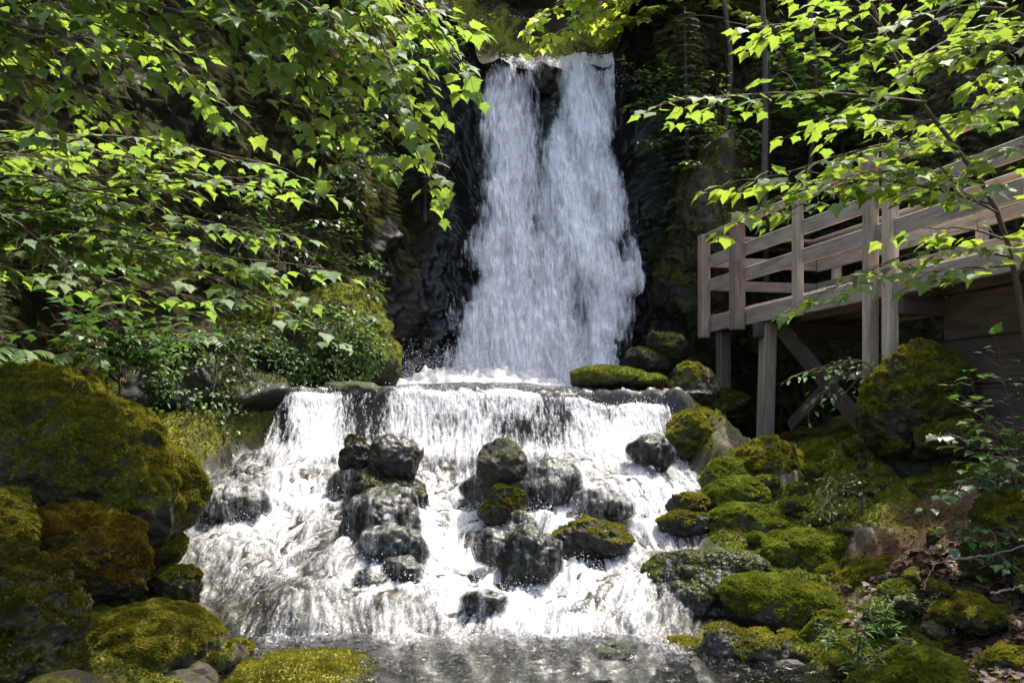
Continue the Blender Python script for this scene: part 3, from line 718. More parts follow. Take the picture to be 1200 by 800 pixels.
for c, r in BOULD:      # water piles up a little on rocks in its way
    if -3.3 < c[0] < 2.2 and 7.3 < c[1] < 11.2:
        zw += .03 * np.exp(-(((Xf - c[0]) / (r[0] * 1.1)) ** 2 + ((Yf - c[1] - .1) / (r[1] * 1.2)) ** 2))
zw = np.where(edge < 0, zw - .35 * np.minimum(-edge, .6), zw)
gf = grid_faces(sh[1], sh[0])
keep = (edge[gf].min(1) > -.45)
vv = np.stack([Xf, Yf, zw], -1)
mesh_obj('stream_water', vv, gf[keep], M_foam, None, {'foam': foam, 'calm': pool, 'flow': np.stack([Xf, Yf, 0 * Xf], -1)})['kind'] = 'structure'

# upper pool with churned foam at the foot of the main fall
ux = np.arange(-2.0, 2.3, .025); uy = np.arange(11.58, 15.2, .025)
UX, UY = np.meshgrid(ux, uy); uX, uY = UX.ravel(), UY.ravel()
q = np.stack([uX, uY, 0 * uX], -1)
m0 = np.minimum(1, 1.5 * np.exp(-((uX + .5) / 1.15) ** 2 - ((uY - 13.95) / .85) ** 2))
uz = 1.915 + .03 * fbm(q * 4, 3) + m0 * (.27 + .34 * fbm(q * 4.5, 5, .65)) - .03 * sst(11.75, 11.58, uY) + .10 * np.exp(-((uX + .4) / 1.3) ** 2) * sst(12.6, 11.7, uY)
lipn = fbm(q * np.array([5, 1.2, 1]), 4)
fo = .2 + 1.15 * m0 + .35 * lipn * sst(12.0, 11.4, uY) + .25 * fbm(q * 7, 3) + .12 * sst(11.7, 11.4, uY)
mesh_obj('upper_pool', np.stack([uX, uY, uz], -1), grid_faces(len(ux), len(uy)), M_foamw, None, {'foam': fo, 'calm': q[:, 0] * 0 + 1, 'flow': q})['kind'] = 'structure'

# falling water sheets
def fall_sheet(L, R, nu, nv, seed, dens, yoff=0., fu=40., fv=11., relief=.10, amp=.30, n3w=.9):
    L = spline(L, nv); R = spline(R, nv)       # (px,py,d)
    u = np.linspace(0, 1, nu)
    G = L[:, None] * (1 - u[None, :, None]) + R[:, None] * u[None, :, None]
    wpx = (G[..., 0] - 600) / 1200 * G[..., 2]; wz = CAMZ + (490 - G[..., 1]) / 1200 * G[..., 2]
    P = np.stack([wpx, G[..., 2] + yoff, wz], -1).reshape(-1, 3)
    px = G[..., 0].ravel(); py = G[..., 1].ravel()
    # drifting coordinates: streaks wander sideways on their way down
    s = np.linalg.norm(np.gradient(P.reshape(nv, nu, 3), axis=0), axis=-1).cumsum(0).reshape(-1)
    x = P[:, 0]
    wob = .10 * fbm(np.stack([x * 2.2, s * .9, 0 * x + seed], -1), 3)
    c = np.stack([(x + wob) * fu / 4, s * fv / 4, 0 * x + seed * 3.1], -1)
    n1 = fbm(c, 3, .6); n2 = perlin(c * 2.6 + 5); n3 = fbm(np.stack([(x + wob) * 3.2, s * .8, 0 * x + seed], -1), 3)
    n4 = perlin(c * np.array([5.2, 4.2, 1]) + 9)
    st = 1.0 * n1 + .45 * n2 + .18 * n4
    f = dens(px, py) + amp * (st * 1.5 + n3 * n3w)
    if n3w < .5:
        P[:, 2] += .10 * np.exp(-((P[:, 0] + .4) / 1.3) ** 2) * sst(560, 480, py)
        jag = fbm(np.stack([P[:, 0] * 1.3, 0 * s, 0 * s + 4], -1), 3); P[:, 2] +=   .19 * jag * sst(py.max() + 5, 470, py); P[:, 1] += .30 * jag
    if n3w >= .5: P[:, 2] += .16 * fbm(np.stack([P[:, 0] * 2.4, 0 * s, 0 * s + 7], -1), 3) * sst(130, 70, py)
    P[:, 1] -= relief * (n1 * .6 + n3 * n3w + .35 * n2)
    return P, grid_faces(nu, nv), f, np.stack([x * 55, s * 22, 0 * x], -1), px, py
def gs(px, py, x, y, rx, ry): return np.exp(-((px - x) / rx) ** 2 - ((py - y) / ry) ** 2)
FL = [(592, 70, 15.9), (572, 82, 15.75), (562, 150, 15.45), (558, 210, 15.2), (545, 270, 14.95), (530, 330, 14.7), (517, 390, 14.45), (500, 458, 14.2)]
FR = [(716, 66, 15.9), (719, 84, 15.75), (724, 150, 15.4), (735, 205, 15.1), (742, 255, 14.85), (751, 300, 14.6), (756, 330, 14.4), (748, 370, 14.3), (738, 410, 14.2), (742, 455, 14.1)]
def fdens(px, py):
    d = .72 + 0 * px
    d -= .85 * gs(px, py, 640, 108, 19, 46) + .3 * gs(px, py, 612, 84, 9, 12) + .25 * gs(px, py, 670, 92, 10, 16) - 0 * gs(px, py, 640, 110, 20, 48) + .40 * gs(px, py, 634, 170, 11, 45) + .22 * gs(px, py, 700, 235, 22, 40) * 0
    d -= .34 * gs(px, py, 678, 350, 20, 52) + .26 * gs(px, py, 636, 260, 16, 80) + .22 * gs(px, py, 708, 190, 10, 60) + .2 * gs(px, py, 725, 290, 14, 40)
    d += .25 * gs(px, py, 690, 215, 30, 14) + .25 * gs(px, py, 735, 320, 24, 16) + .25 * gs(px, py, 728, 270, 18, 45) + .2 * gs(px, py, 735, 380, 20, 40) + .3 * gs(px, py, 540, 450, 90, 22) + .2 * gs(px, py, 715, 400, 16, 30)
    d += .20 * gs(px, py, 590, 150, 22, 90) + .22 * gs(px, py, 690, 130, 28, 60) + .2 * gs(px, py, 600, 390, 60, 60) + .12 * gs(px, py, 665, 270, 40, 40) + .15 * gs(px, py, 710, 410, 22, 40)
    lx = np.interp(py, [70, 82, 150, 210, 270, 330, 390, 455], [592, 572, 562, 558, 545, 530, 517, 500]); rx = np.interp(py, [66, 84, 150, 205, 255, 300, 330, 370, 410, 455], [718, 720, 722, 731, 740, 752, 762, 748, 738, 742])
    e = np.minimum(px - lx, rx - px) + 34 * fbm(np.stack([px * .012, py * .02, 0 * px + 5], -1), 4, .6)
    d -= .62 * sst(44, 0, e) * (.35 + .65 * sst(90, 200, py)) + .22 * sst(8, 0, e)
    d += .22 * np.sin((px - .35 * py) * .11 + 3 * fbm(np.stack([px * .01, py * .01, 0 * px], -1), 2)) * sst(420, 120, py) * sst(640, 665, px) + .16 * fbm(np.stack([px * .035, py * .006, 0 * px + 8], -1), 3) * 2
    d -= .14 * sst(735, 755, px) * sst(300, 380, py)
    d += .22 * sst(105, 78, py)
    return d
e = thing('waterfall', W(620, 450, 14.3), 'tall white main waterfall dropping between dark cliffs', 'waterfall'); e['kind'] = 'structure'
P1, F1, f1, fl1, _, _ = fall_sheet(FL, FR, 330, 760, 1, fdens, 0, 44, 7., n3w=1.5)
mesh_obj('water_sheet', P1, F1, M_fall, e, {'foam': f1, 'flow': fl1})
P2, F2, f2, fl2, _, _ = fall_sheet(FL, FR, 260, 560, 2, lambda a, b: fdens(a, b) + .0, .16, 30, 5, n3w=1.5)
mesh_obj('water_sheet', P2, F2, M_fall, e, {'foam': f2, 'flow': fl2})
P3, F3, f3, fl3, _, _ = fall_sheet(FL, FR, 260, 560, 3, lambda a, b: fdens(a, b) - .20, -.14, 52, 9)
mesh_obj('water_sheet', P3, F3, M_fall, e, {'foam': f3, 'flow': fl3})
# lip curtain
CL = [(352, 457, 11.75), (338, 461, 11.52), (328, 478, 11.4), (316, 510, 11.15), (300, 548, 10.8)]
CR = [(780, 474, 11.75), (784, 480, 11.52), (786, 494, 11.4), (790, 518, 11.2), (800, 552, 10.85)]
def cdens(px, py):
    d = .54 + .34 * fbm(np.stack([px * .018, py * .008, 0 * px + 3], -1), 3) - .2 * gs(px, py, 700, 478, 34, 22) - .3 * gs(px, py, 610, 510, 26, 16) - .25 * gs(px, py, 530, 505, 20, 18) - .2 * gs(px, py, 660, 500, 14, 30)
    d -= .45 * gs(px, py, 425, 480, 22, 40) + .35 * gs(px, py, 336, 490, 10, 40) + .25 * gs(px, py, 450, 470, 12, 30)
    d += .28 * gs(px, py, 375, 490, 22, 50) + .2 * gs(px, py, 720, 500, 40, 30) + .1 * gs(px, py, 500, 490, 30, 40)
    d -= .12 * sst(471, 458, py) + .5 * sst(528, 548, py)
    d -= .3 * sst(800, 782, px) * sst(770, 785, px)
    return d
e2 = thing('waterfall', W(600, 530, 11.2), 'low wide curtain of water over the rock lip below the main fall', 'waterfall'); e2['kind'] = 'structure'
P4, F4, f4, fl4, _, _ = fall_sheet(CL, CR, 620, 190, 4, cdens, -.06, 80, 15, .05, n3w=.35)
mesh_obj('water_sheet', P4, F4, M_fall, e2, {'foam': f4, 'flow': fl4})
P5, F5, f5, fl5, _, _ = fall_sheet(CL, CR, 620, 190, 6, lambda a, b: cdens(a, b) - .12, -.12, 110, 22, .045, n3w=.35)
mesh_obj('water_sheet', P5, F5, M_fall, e2, {'foam': f5, 'flow': fl5})

# flying drops
OCT_V = np.array([(1, 0, 0), (-1, 0, 0), (0, 1, 0), (0, -1, 0), (0, 0, 1), (0, 0, -1)], float)
OCT_F = np.array([(0, 2, 4), (2, 1, 4), (1, 3, 4), (3, 0, 4), (2, 0, 5), (1, 2, 5), (3, 1, 5), (0, 3, 5)])
def drops(P, s, vel):
    n = len(P); up_ = vel / np.linalg.norm(vel, axis=1)[:, None]
    a = np.cross(up_, r_.normal(size=(n, 3))); a /= np.linalg.norm(a, axis=1)[:, None]; b_ = np.cross(up_, a)
    el = r_.uniform(1.2, 3.2, n)[:, None]
    return inst(OCT_V, OCT_F, np.stack([a * s[:, None], b_ * s[:, None], up_ * s[:, None] * el], -1), P)
def pick(P, f, n, lo=.35):
    w = np.clip(f - lo, 0, .5) + .02; idx = r_.choice(len(P), n, p=w / w.sum()); return P[idx]
mb = MB()
n = 5000; p0 = pick(P1, f1, n) + r_.normal(size=(n, 3)) * np.array([.05, .09, .05]) - np.array([0, .1, 0])
v, f = drops(p0, r_.uniform(.002, .006, n), r_.normal(size=(n, 3)) * .25 + np.array([0, 0, -1.])); mb.add(v, f)
n = 9000; th = r_.uniform(0, 1, n); p0 = np.stack([r_.normal(-.45, .8, n), r_.normal(13.9, .35, n), 2.02 + np.abs(r_.normal(0, .24, n))], -1)
v, f = drops(p0, r_.uniform(.0015, .0045, n), r_.normal(size=(n, 3)) + np.array([0, 0, .6])); mb.add(v, f)
n = 5000; p0 = pick(P4, f4, n) + r_.normal(size=(n, 3)) * np.array([.03, .05, .04]) - np.array([0, .07, 0])
v, f = drops(p0, r_.uniform(.0015, .0045, n), r_.normal(size=(n, 3)) * .3 + np.array([0, 0, -1.])); mb.add(v, f)
n = 9000; sel = pick(vv[(Yf > 7.3) & (edge > 0.05)], foam[(Yf > 7.3) & (edge > 0.05)], n, .55) + np.stack([r_.normal(0, .03, n), r_.normal(0, .03, n), np.abs(r_.normal(0, .045, n)) + .01], -1)
v, f = drops(sel, r_.uniform(.0015, .0045, n), r_.normal(size=(n, 3)) + np.array([0, -.7, 0])); mb.add(v, f)
o = mb.build('spray', M_drop); tag(o, 'white drops flying off the falls and rapids', 'spray', None, 'stuff')

# ------------------------------------------------------------------ timber viewing deck
def boxbeam(p0, p1, w, h, up=(0, 0, 1), bev=.006):
    """squared timber from p0 to p1, w across, h along up; returns verts, tri faces, grain coordinates"""
    p0 = np.array(p0, float); p1 = np.array(p1, float); L = np.linalg.norm(p1 - p0); ax = (p1 - p0) / L
    up = np.array(up, float); sd = np.cross(ax, up); sd /= np.linalg.norm(sd); up = np.cross(sd, ax)
    bm = bmesh.new(); bmesh.ops.create_cube(bm, size=1.0)
    for q in bm.verts: q.co = (q.co.x * L, q.co.y * w, q.co.z * h)
    bmesh.ops.bevel(bm, geom=bm.edges[:], offset=bev, segments=1, affect='EDGES')
    bmesh.ops.triangulate(bm, faces=bm.faces[:])
    bm.verts.index_update()
    lv = np.array([q.co[:] for q in bm.verts]); f = np.array([[x.index for x in g.verts] for g in bm.faces]); bm.free()
    v = (p0 + p1) / 2 + lv[:, :1] * ax + lv[:, 1:2] * sd + lv[:, 2:] * up
    return v, f, lv
def timber(name, mat, parent, p0, p1, w, h, up=(0, 0, 1), bev=.006):
    v, f, lv = boxbeam(p0, p1, w, h, up, bev)
    rn = random.random()
    return mesh_obj(name, v, f, mat, parent, {'lc': lv + np.array([random.uniform(0, 50), random.uniform(0, 9), random.uniform(0, 9)]), 'rnd': np.full(len(v), rn)}, smooth=False)

DZ = 3.02; X0 = 5.87; MM = -.225
def LY(px): return X0 / ((px - 330) / 1200)
def LP(px, z, off=0., out=0.):
    Yd = LY(px); a = np.array([X0 + MM * Yd, Yd, z])
    return a + PERP * off
AX = np.array([MM, 1, 0]); AX /= np.linalg.norm(AX)
PERP = np.array([AX[1], -AX[0], 0])          # away from the stream
dk = thing('viewing_deck', LP(890, 1.2), 'weathered timber viewing deck on posts with plank railings, right of the falls', 'viewing deck')
FAR, NEAR = 829, 1420
a0, a1 = LP(FAR, 0), LP(NEAR, 0); LEN = np.linalg.norm(a1 - a0); DW = 1.65
# walking boards, one part
mb = MB(); n = int(LEN / .145)
for k in range(n):
    c = a0 - AX * (.0725 + k * .145) ; c[2] = DZ - .02 + random.uniform(-.002, .002)
    v, f, lv = boxbeam(c + PERP * (.045 + random.uniform(-.012, .012)), c + PERP * (DW - .045), .137, .04, bev=.004)
    mb.add(v, f, lc=lv + np.random.default_rng(k).uniform(0, 40, 3), rnd=random.random())
mb.build('deck_boards', M_wood, dk, smooth=False)
for off in (0.02, DW - .02):
    timber('fascia', M_wood, dk, LP(FAR, DZ - .135, off), LP(NEAR, DZ - .135, off), .045, .21)
for off in (.45, .85, 1.25):
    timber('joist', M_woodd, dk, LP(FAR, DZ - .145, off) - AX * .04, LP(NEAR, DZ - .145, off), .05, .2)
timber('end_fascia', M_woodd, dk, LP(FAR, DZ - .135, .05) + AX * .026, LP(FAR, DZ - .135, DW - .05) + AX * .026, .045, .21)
def bolt(parent, p, nrm):
    v, f = tube(np.array([p, p + np.array(nrm) * .012]), .014, 8)
    c = np.vstack([v, p + np.array(nrm) * .014]); k = len(v)
    cap = np.array([(8 + i, 8 + (i + 1) % 8, k) for i in range(8)])
    mesh_obj('bolt', c, [f, cap], M_bolt, parent, None, False)
def railpost(px, off, w, dpt, zlo, zhi, mat, name='rail_post'):
    c0 = LP(px, zlo, off); c1 = LP(px, zhi, off)
    o = timber(name, mat, dk, c0, c1, w, dpt, AX, .008)
    return o, c0
# stream-side posts sit outside the fascia
OUTF = -.055
o, c = railpost(831, OUTF - .02, .13, .14, DZ - .32, DZ + 1.09, M_woodr)
o, c = railpost(871, OUTF - .03, .14, .19, DZ - .30, DZ + 1.03, M_woodr); bolt(o, c - PERP * .07 + np.array([0, 0, .14]), -PERP)
o, c = railpost(940, OUTF, .09, .12, DZ - .27, DZ + 1.02, M_woodg); bolt(o, c - PERP * .045 + np.array([0, 0, .1]), -PERP)
timber('support_post', M_woodg, dk, LP(1026, 1.3, OUTF), LP(1026, DZ + 1.22, OUTF), .12, .12, AX, .01)
timber('support_post', M_woodg, dk, LP(1046, 1.3, OUTF + .03), LP(1046, DZ + 1.20, OUTF + .03), .12, .12, AX, .01)
for px in (1330,): railpost(px, OUTF, .09, .12, DZ - .25, DZ + 1.02, M_woodg)
for px in (845, 985, 1160, 1340):
    pxx = px; railpost(pxx, DW + .05, .09, .12, DZ - .25, DZ + 1.02, M_wood)
def railbolts(o, px, off, w):
    for hgt in (.36, .44, .68, .76):
        bolt(o, LP(px, DZ + hgt, off) - PERP * (w / 2 + .001) + AX * random.uniform(-.02, .02), -PERP)
for px, off, w, kw in ((831, OUTF - .02, .13, 0), (871, OUTF - .03, .14, 1), (940, OUTF, .09, 2)):
    railbolts([c for c in dk.children if c.name.startswith('rail_post')][kw], px, off, w)
# rails: lower and upper planks both sides, flat cap on top
for off, m_ in ((-.02, M_wood), (DW + .02 - .03, M_wood)):
    for hgt in (.40, .72):
        segs = [(FAR + 1, 1034), (1034.6, 1200), (1201, NEAR)]
        for s0, s1 in segs: timber('rail', m_, dk, LP(s0, DZ + hgt, off + .012), LP(s1, DZ + hgt, off + .012), .038, .165)
    timber('handrail', m_, dk, LP(FAR - 6, DZ + 1.075, off), LP(NEAR, DZ + 1.075, off), .15, .04)
for hgt in (.40, .72):
    timber('rail', M_woodr, dk, LP(FAR + 2, DZ + hgt, .02), LP(FAR + 2, DZ + hgt, DW - .04), .038, .14)
timber('handrail', M_woodr, dk, LP(FAR, DZ + 1.07, .08), LP(FAR, DZ + 1.07, DW - .1), .14, .038)
# posts and braces below
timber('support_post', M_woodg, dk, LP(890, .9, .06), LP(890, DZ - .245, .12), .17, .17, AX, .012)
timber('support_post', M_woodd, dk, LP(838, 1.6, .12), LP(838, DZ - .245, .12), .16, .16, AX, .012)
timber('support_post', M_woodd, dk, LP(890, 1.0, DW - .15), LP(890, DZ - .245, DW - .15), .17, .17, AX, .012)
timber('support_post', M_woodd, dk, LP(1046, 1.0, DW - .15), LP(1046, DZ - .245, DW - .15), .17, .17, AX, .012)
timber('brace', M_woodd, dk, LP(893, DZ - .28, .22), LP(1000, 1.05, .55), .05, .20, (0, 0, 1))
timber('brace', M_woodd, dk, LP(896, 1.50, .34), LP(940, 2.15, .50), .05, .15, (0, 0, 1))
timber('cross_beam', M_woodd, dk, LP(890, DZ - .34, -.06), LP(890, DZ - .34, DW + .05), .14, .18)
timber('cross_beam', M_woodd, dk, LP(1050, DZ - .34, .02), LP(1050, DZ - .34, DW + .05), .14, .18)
mb = MB()
for k in range(3):
    v, f, lv = boxbeam(LP(1054, DZ - .47 - k * .43, .62), LP(1420, DZ - .47 - k * .43, .62), .3, .425, bev=.015); mb.add(v, f, lc=lv + k * 3.3, rnd=random.random())
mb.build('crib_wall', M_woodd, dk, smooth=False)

# ------------------------------------------------------------------ foliage
def leaf_template(kind='maple'):
    if kind == 'maple':
        half = [(0, 0), (.14, -.06), (.30, .0), (.43, .05), (.38, .15), (.53, .26), (.68, .42), (.50, .43), (.46, .53), (.33, .56), (.31, .69), (.19, .76), (.12, .90), (0, 1.08)]
    elif kind == 'oval':
        half = [(0, 0), (.16, .12), (.27, .32), (.28, .52), (.18, .76), (0, 1.0)]
    elif kind == 'lance':
        half = [(0, 0), (.10, .15), (.14, .38), (.10, .68), (0, 1.0)]
    h = np.array(half); k = len(h)
    mid = np.stack([0 * h[:, 0], h[:, 1].clip(0, 1)], -1)
    V = np.vstack([mid, h, h * np.array([-1, 1])])
    F = []
    for i in range(k - 1):
        F.append((i, i + k, i + 1 + k)); F.append((i, i + 1 + k, i + 1))
        F.append((i, i + 1 + 2 * k, i + 2 * k)); F.append((i, i + 1, i + 1 + 2 * k))
    x, y = V[:, 0], V[:, 1]
    z = np.abs(x) * .22 - .28 * y * y - .25 * x * x
    return np.stack([x, y, z], -1), np.array(F), np.stack([x, y, z], -1)
LT = {k: leaf_template(k) for k in ('maple', 'oval', 'lance')}

def leaves_mesh(name, mat, parent, P, fwd, up, size, kind, rs, tone=None):
    tv, tf, lc = LT[kind]
    R = frames(fwd, up) * size[:, None, None]
    n = len(P)
    bend = rs.uniform(.1, 1.6, n)
    R[:, :, 2] *= bend[:, None]
    R[:, :, 0] *= rs.uniform(.8, 1.1, n)[:, None]
    v, f = inst(tv, tf, R, P)
    rn = np.clip(rs.normal(.5, .3, n) + (0 if tone is None else tone), 0, 1)
    k = len(tv)
    return mesh_obj(name, v, f, mat, parent, {'rnd': np.repeat(rn, k), 'lc': np.tile(lc, (n, 1))}, smooth=True)

def spray_leaves(pts, rs, out, twigmb, spacing=.14, tl=(.22, .5), ls=(.065, .125), start=.15, node=.09, plane_up=(0, 0, 1), droop=.18, rtw=.0028):
    """side twigs with opposite leaves along one branch; appends (P,fwd,up,size) to out"""
    seg = np.linalg.norm(np.diff(pts, axis=0), axis=1); s = np.concatenate([[0], np.cumsum(seg)]); L = s[-1]
    up0 = np.array(plane_up, float)
    side = 1
    d = start * L
    tw = []
    while d < L:
        k = np.searchsorted(s, d) - 1; k = max(0, min(k, len(pts) - 2)); u = (d - s[k]) / max(seg[k], 1e-6)
        p = pts[k] * (1 - u) + pts[k + 1] * u; t = (pts[k + 1] - pts[k]) / seg[k]
        for sd in ((side,) if rs.random() < .5 else (1, -1)):
            sv = np.cross(t, up0); sv /= np.linalg.norm(sv) + 1e-9
            a = math.radians(rs.uniform(35, 65))
            dr = t * math.cos(a) + sv * sd * math.sin(a) + up0 * rs.normal(0, .11)
            ln_ = rs.uniform(*tl) * (1.05 - .6 * d / L)
            tw.append((p, dr / np.linalg.norm(dr), ln_))
        side = -side; d += spacing * rs.uniform(.6, 1.4)
    tw.append((pts[-1] - (pts[-1] - pts[-2]) * .5, (pts[-1] - pts[-2]) / seg[-1], rs.uniform(.12, .25)))
    for p, dr, ln_ in tw:
        m = 5; tt = np.linspace(0, 1, m)[:, None]
        c = p + dr * ln_ * tt - np.array([0, 0, 1]) * droop * ln_ * tt ** 2 + rs.normal(0, .01, (m, 3)) * tt
        v, f = tube(c, np.linspace(rtw, rtw * .5, m), 4); twigmb.add(v, f)
        nn = max(1, int(ln_ / node))
        for j in range(nn):
            u = (j + 1) / nn
            q = c[0] * (1 - u) + c[-1] * u; q = c[min(m - 1, int(u * (m - 1)))] * .6 + q * .4
            for sd in (1, -1):
                if rs.random() < .12: continue
                sv = np.cross(dr, up0); sv /= np.linalg.norm(sv) + 1e-9
                a = math.radians(rs.uniform(30, 80)) if u < .95 else math.radians(rs.uniform(10, 50))
                fw = dr * math.cos(a) + sv * sd * math.sin(a)
                pet = rs.uniform(.03, .07)
                e0 = q + fw * pet + np.array([0, 0, -1]) * pet * .25
                if rs.random() < .6:
                    v, f = tube(np.array([q, e0]), .0012, 3); twigmb.add(v, f)
                fw2 = fw + np.array([0, 0, -1]) * rs.uniform(.0, .45) + rs.normal(0, .15, 3)
                upv = up0 + rs.normal(0, .19, 3)
                out.append((e0, fw2, upv, rs.uniform(*ls) * (.75 + .25 * (1 - u) + .1)))

def tree(name, label, trunk, tr, branches, seed, mat=None, cat='tree', group=None, lk_='maple', br_r=(.016, .004), wood=None, tone=0., **kw):
    """trunk: list of world points; branches: list of lists of world points"""
    rs = np.random.default_rng(seed)
    T = spline(trunk, 14)
    e = thing(name, T[0], label, cat, group)
    v, f = tube(T, np.linspace(tr, tr * .45, 14), 10); mesh_obj('trunk', v, f, wood or M_bark, e)
    out = []
    for b in branches:
        c = spline(b, 26); L = np.linalg.norm(np.diff(c, axis=0), axis=1).sum()
        c = c + np.cumsum(rs.normal(0, .006, c.shape), 0) * np.linspace(0, 1, 26)[:, None]
        twm = MB()
        v, f = tube(c, np.linspace(br_r[0], br_r[1], 26), 6); twm.add(v, f)
        spray_leaves(c, rs, out, twm, **kw)
        twm.build('branch', M_twig, e)
    P = np.array([o[0] for o in out]); fw = np.array([o[1] for o in out]); up = np.array([o[2] for o in out]); sz = np.array([o[3] for o in out])
    cl = fbm(P * 1.6 + seed, 2) * .35
    leaves_mesh('crown', mat or M_leaf, e, P, fw, up, sz, lk_, rs, cl + tone)
    return e, len(P)

def arch(p0, p1, lift, n=4, sag=0.):
    """branch from p0 to p1, lifted in the middle"""
    p0 = np.array(p0); p1 = np.array(p1); t = np.linspace(0, 1, n)[:, None]
    c = p0 * (1 - t) + p1 * t
    c[:, 2] += lift * np.sin(np.pi * t[:, 0])
    return list(c)

rs = np.random.default_rng(21)
def fan(orig, ends, lift=.25):
    B_ = []
    for (px, py, d) in ends:
        o = orig[rs.integers(len(orig))]
        B_.append(arch(np.array(o) + rs.normal(0, .08, 3), W(px, py, d), lift * rs.uniform(.4, 1.5) + rs.normal(0, .06)))
    return B_
# left: tall maple leaning in from the left bank, upper sprays
A0 = W(-200, 20, 6.4)
tr_l = [W(-330, 640, 7.2), W(-300, 400, 7.0), W(-240, 180, 6.7), W(-190, -20, 6.5), W(-170, -160, 6.6)]
o_l = [W(-205, 40, 6.5), W(-190, -40, 6.5), W(-225, 130, 6.6), W(-175, -120, 6.6)]
tree('maple_tree', 'maple reaching in from the left edge with the upper sprays of bright leaves', tr_l, .11,
     fan(o_l, [(530, 16, 6.3), (400, 22, 5.9), (330, 70, 6.3), (260, 20, 6.0), (240, 110, 6.5), (120, 30, 5.8), (90, 100, 6.2), (420, 90, 6.6), (300, 140, 6.9), (180, 150, 6.4), (60, 60, 6.4), (470, 55, 6.1), (150, 70, 6.0), (340, 115, 6.2), (500, 20, 6.6), (60, 150, 6.2), (210, 60, 6.9)], .35), 31, tone=-.15)
tr_o = [W(-420, 700, 5.0), W(-330, 300, 5.2), W(-150, -150, 5.6), W(60, -330, 6.0), W(250, -330, 6.4)]
o_o = [W(120, -320, 6.1), W(220, -330, 6.3), W(10, -290, 5.9), W(260, -320, 6.4)]
tree('maple_tree', 'maple overhanging from the top left whose bright tips hang before the fall', tr_o, .09,
     fan(o_o, [(540, 72, 6.4), (500, 108, 6.6), (495, 212, 6.6), (480, 130, 6.2), (440, 180, 6.5), (490, 58, 6.2), (380, 170, 6.6), (545, 92, 6.9), (350, 60, 6.1), (460, 20, 5.9), (500, 195, 6.8), (300, 40, 5.9), (420, 60, 6.3), (505, 18, 6.5)], .15), 32, tone=-.05)
tr_m = [W(-260, 600, 8.0), W(-230, 420, 7.9), W(-180, 280, 7.8), W(-130, 160, 7.8)]
o_m = [W(-160, 240, 7.8), W(-180, 280, 7.8), W(-140, 190, 7.8), W(-200, 330, 7.9)]
tree('maple_tree', 'shaded maple with broad drooping leaf layers at middle left', tr_m, .09,
     fan(o_m, [(370, 385, 7.0), (380, 305, 7.2), (375, 230, 7.4), (330, 270, 7.6), (250, 255, 7.3), (180, 290, 6.9), (110, 340, 6.8), (60, 250, 7.2), (290, 320, 7.5), (230, 350, 7.8), (130, 230, 7.4), (200, 200, 7.5), (300, 210, 7.7), (60, 190, 7.0), (150, 260, 7.2), (350, 345, 7.3), (330, 190, 7.3), (100, 300, 7.4), (250, 300, 7.2)], .25), 33, M_leaf, tone=-.2)
# small dark leaf shrubs on the left bank and ledge
def shrub(name, label, root, ends, seed, mat=None, lk_='oval', ls=(.05, .09), group=None, **kw):
    r = np.array(root)
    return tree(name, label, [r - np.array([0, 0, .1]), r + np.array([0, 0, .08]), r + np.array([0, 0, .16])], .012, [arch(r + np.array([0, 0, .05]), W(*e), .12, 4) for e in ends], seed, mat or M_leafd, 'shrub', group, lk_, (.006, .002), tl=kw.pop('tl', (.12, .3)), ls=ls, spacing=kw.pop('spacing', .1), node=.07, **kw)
shrub('leafy_shrub', 'dense dark shrub above the huge left boulder', W(140, 450, 9.6), [(60, 340, 9.2), (120, 320, 9.0), (180, 330, 9.2), (220, 360, 9.4), (90, 390, 9.2), (170, 390, 9.0), (230, 400, 9.3), (20, 380, 9.2), (140, 360, 8.8)], 41, lk_='maple', ls=(.08, .13))
shrub('leafy_shrub', 'dark green shrub hanging over the undercut ledge', W(260, 420, 11.6), [(200, 440, 11.0), (250, 460, 10.9), (290, 440, 11.0), (310, 400, 11.2), (240, 380, 11.2), (210, 490, 10.9), (280, 350, 11.4), (270, 500, 10.9), (190, 400, 11)], 42)
shrub('leafy_shrub', 'bright green low shrub on the mossy mound by the fall', W(350, 380, 12.4), [(320, 350, 12.0), (370, 350, 12.0), (410, 360, 12.1), (390, 400, 11.9), (340, 420, 11.8), (300, 400, 11.9), (430, 400, 12.2)], 43, M_fern, 'oval', (.04, .07))
shrub('leafy_shrub', 'dim shrub at the foot of the left cliff behind the maples', W(60, 330, 10.4), [(20, 250, 10), (80, 230, 10), (130, 270, 10), (0, 300, 10), (100, 310, 9.8), (160, 310, 10.2), (40, 200, 10.2)], 44, lk_='maple', ls=(.08, .12))
shrub('leafy_shrub', 'drooping shrub on the cliff halfway up left of the fall', W(330, 290, 12.6), [(300, 230, 12.2), (350, 220, 12.2), (390, 260, 12.2), (280, 280, 12.0), (370, 310, 12.0), (320, 320, 12.0), (250, 250, 12.2)], 45, lk_='oval', ls=(.06, .1))
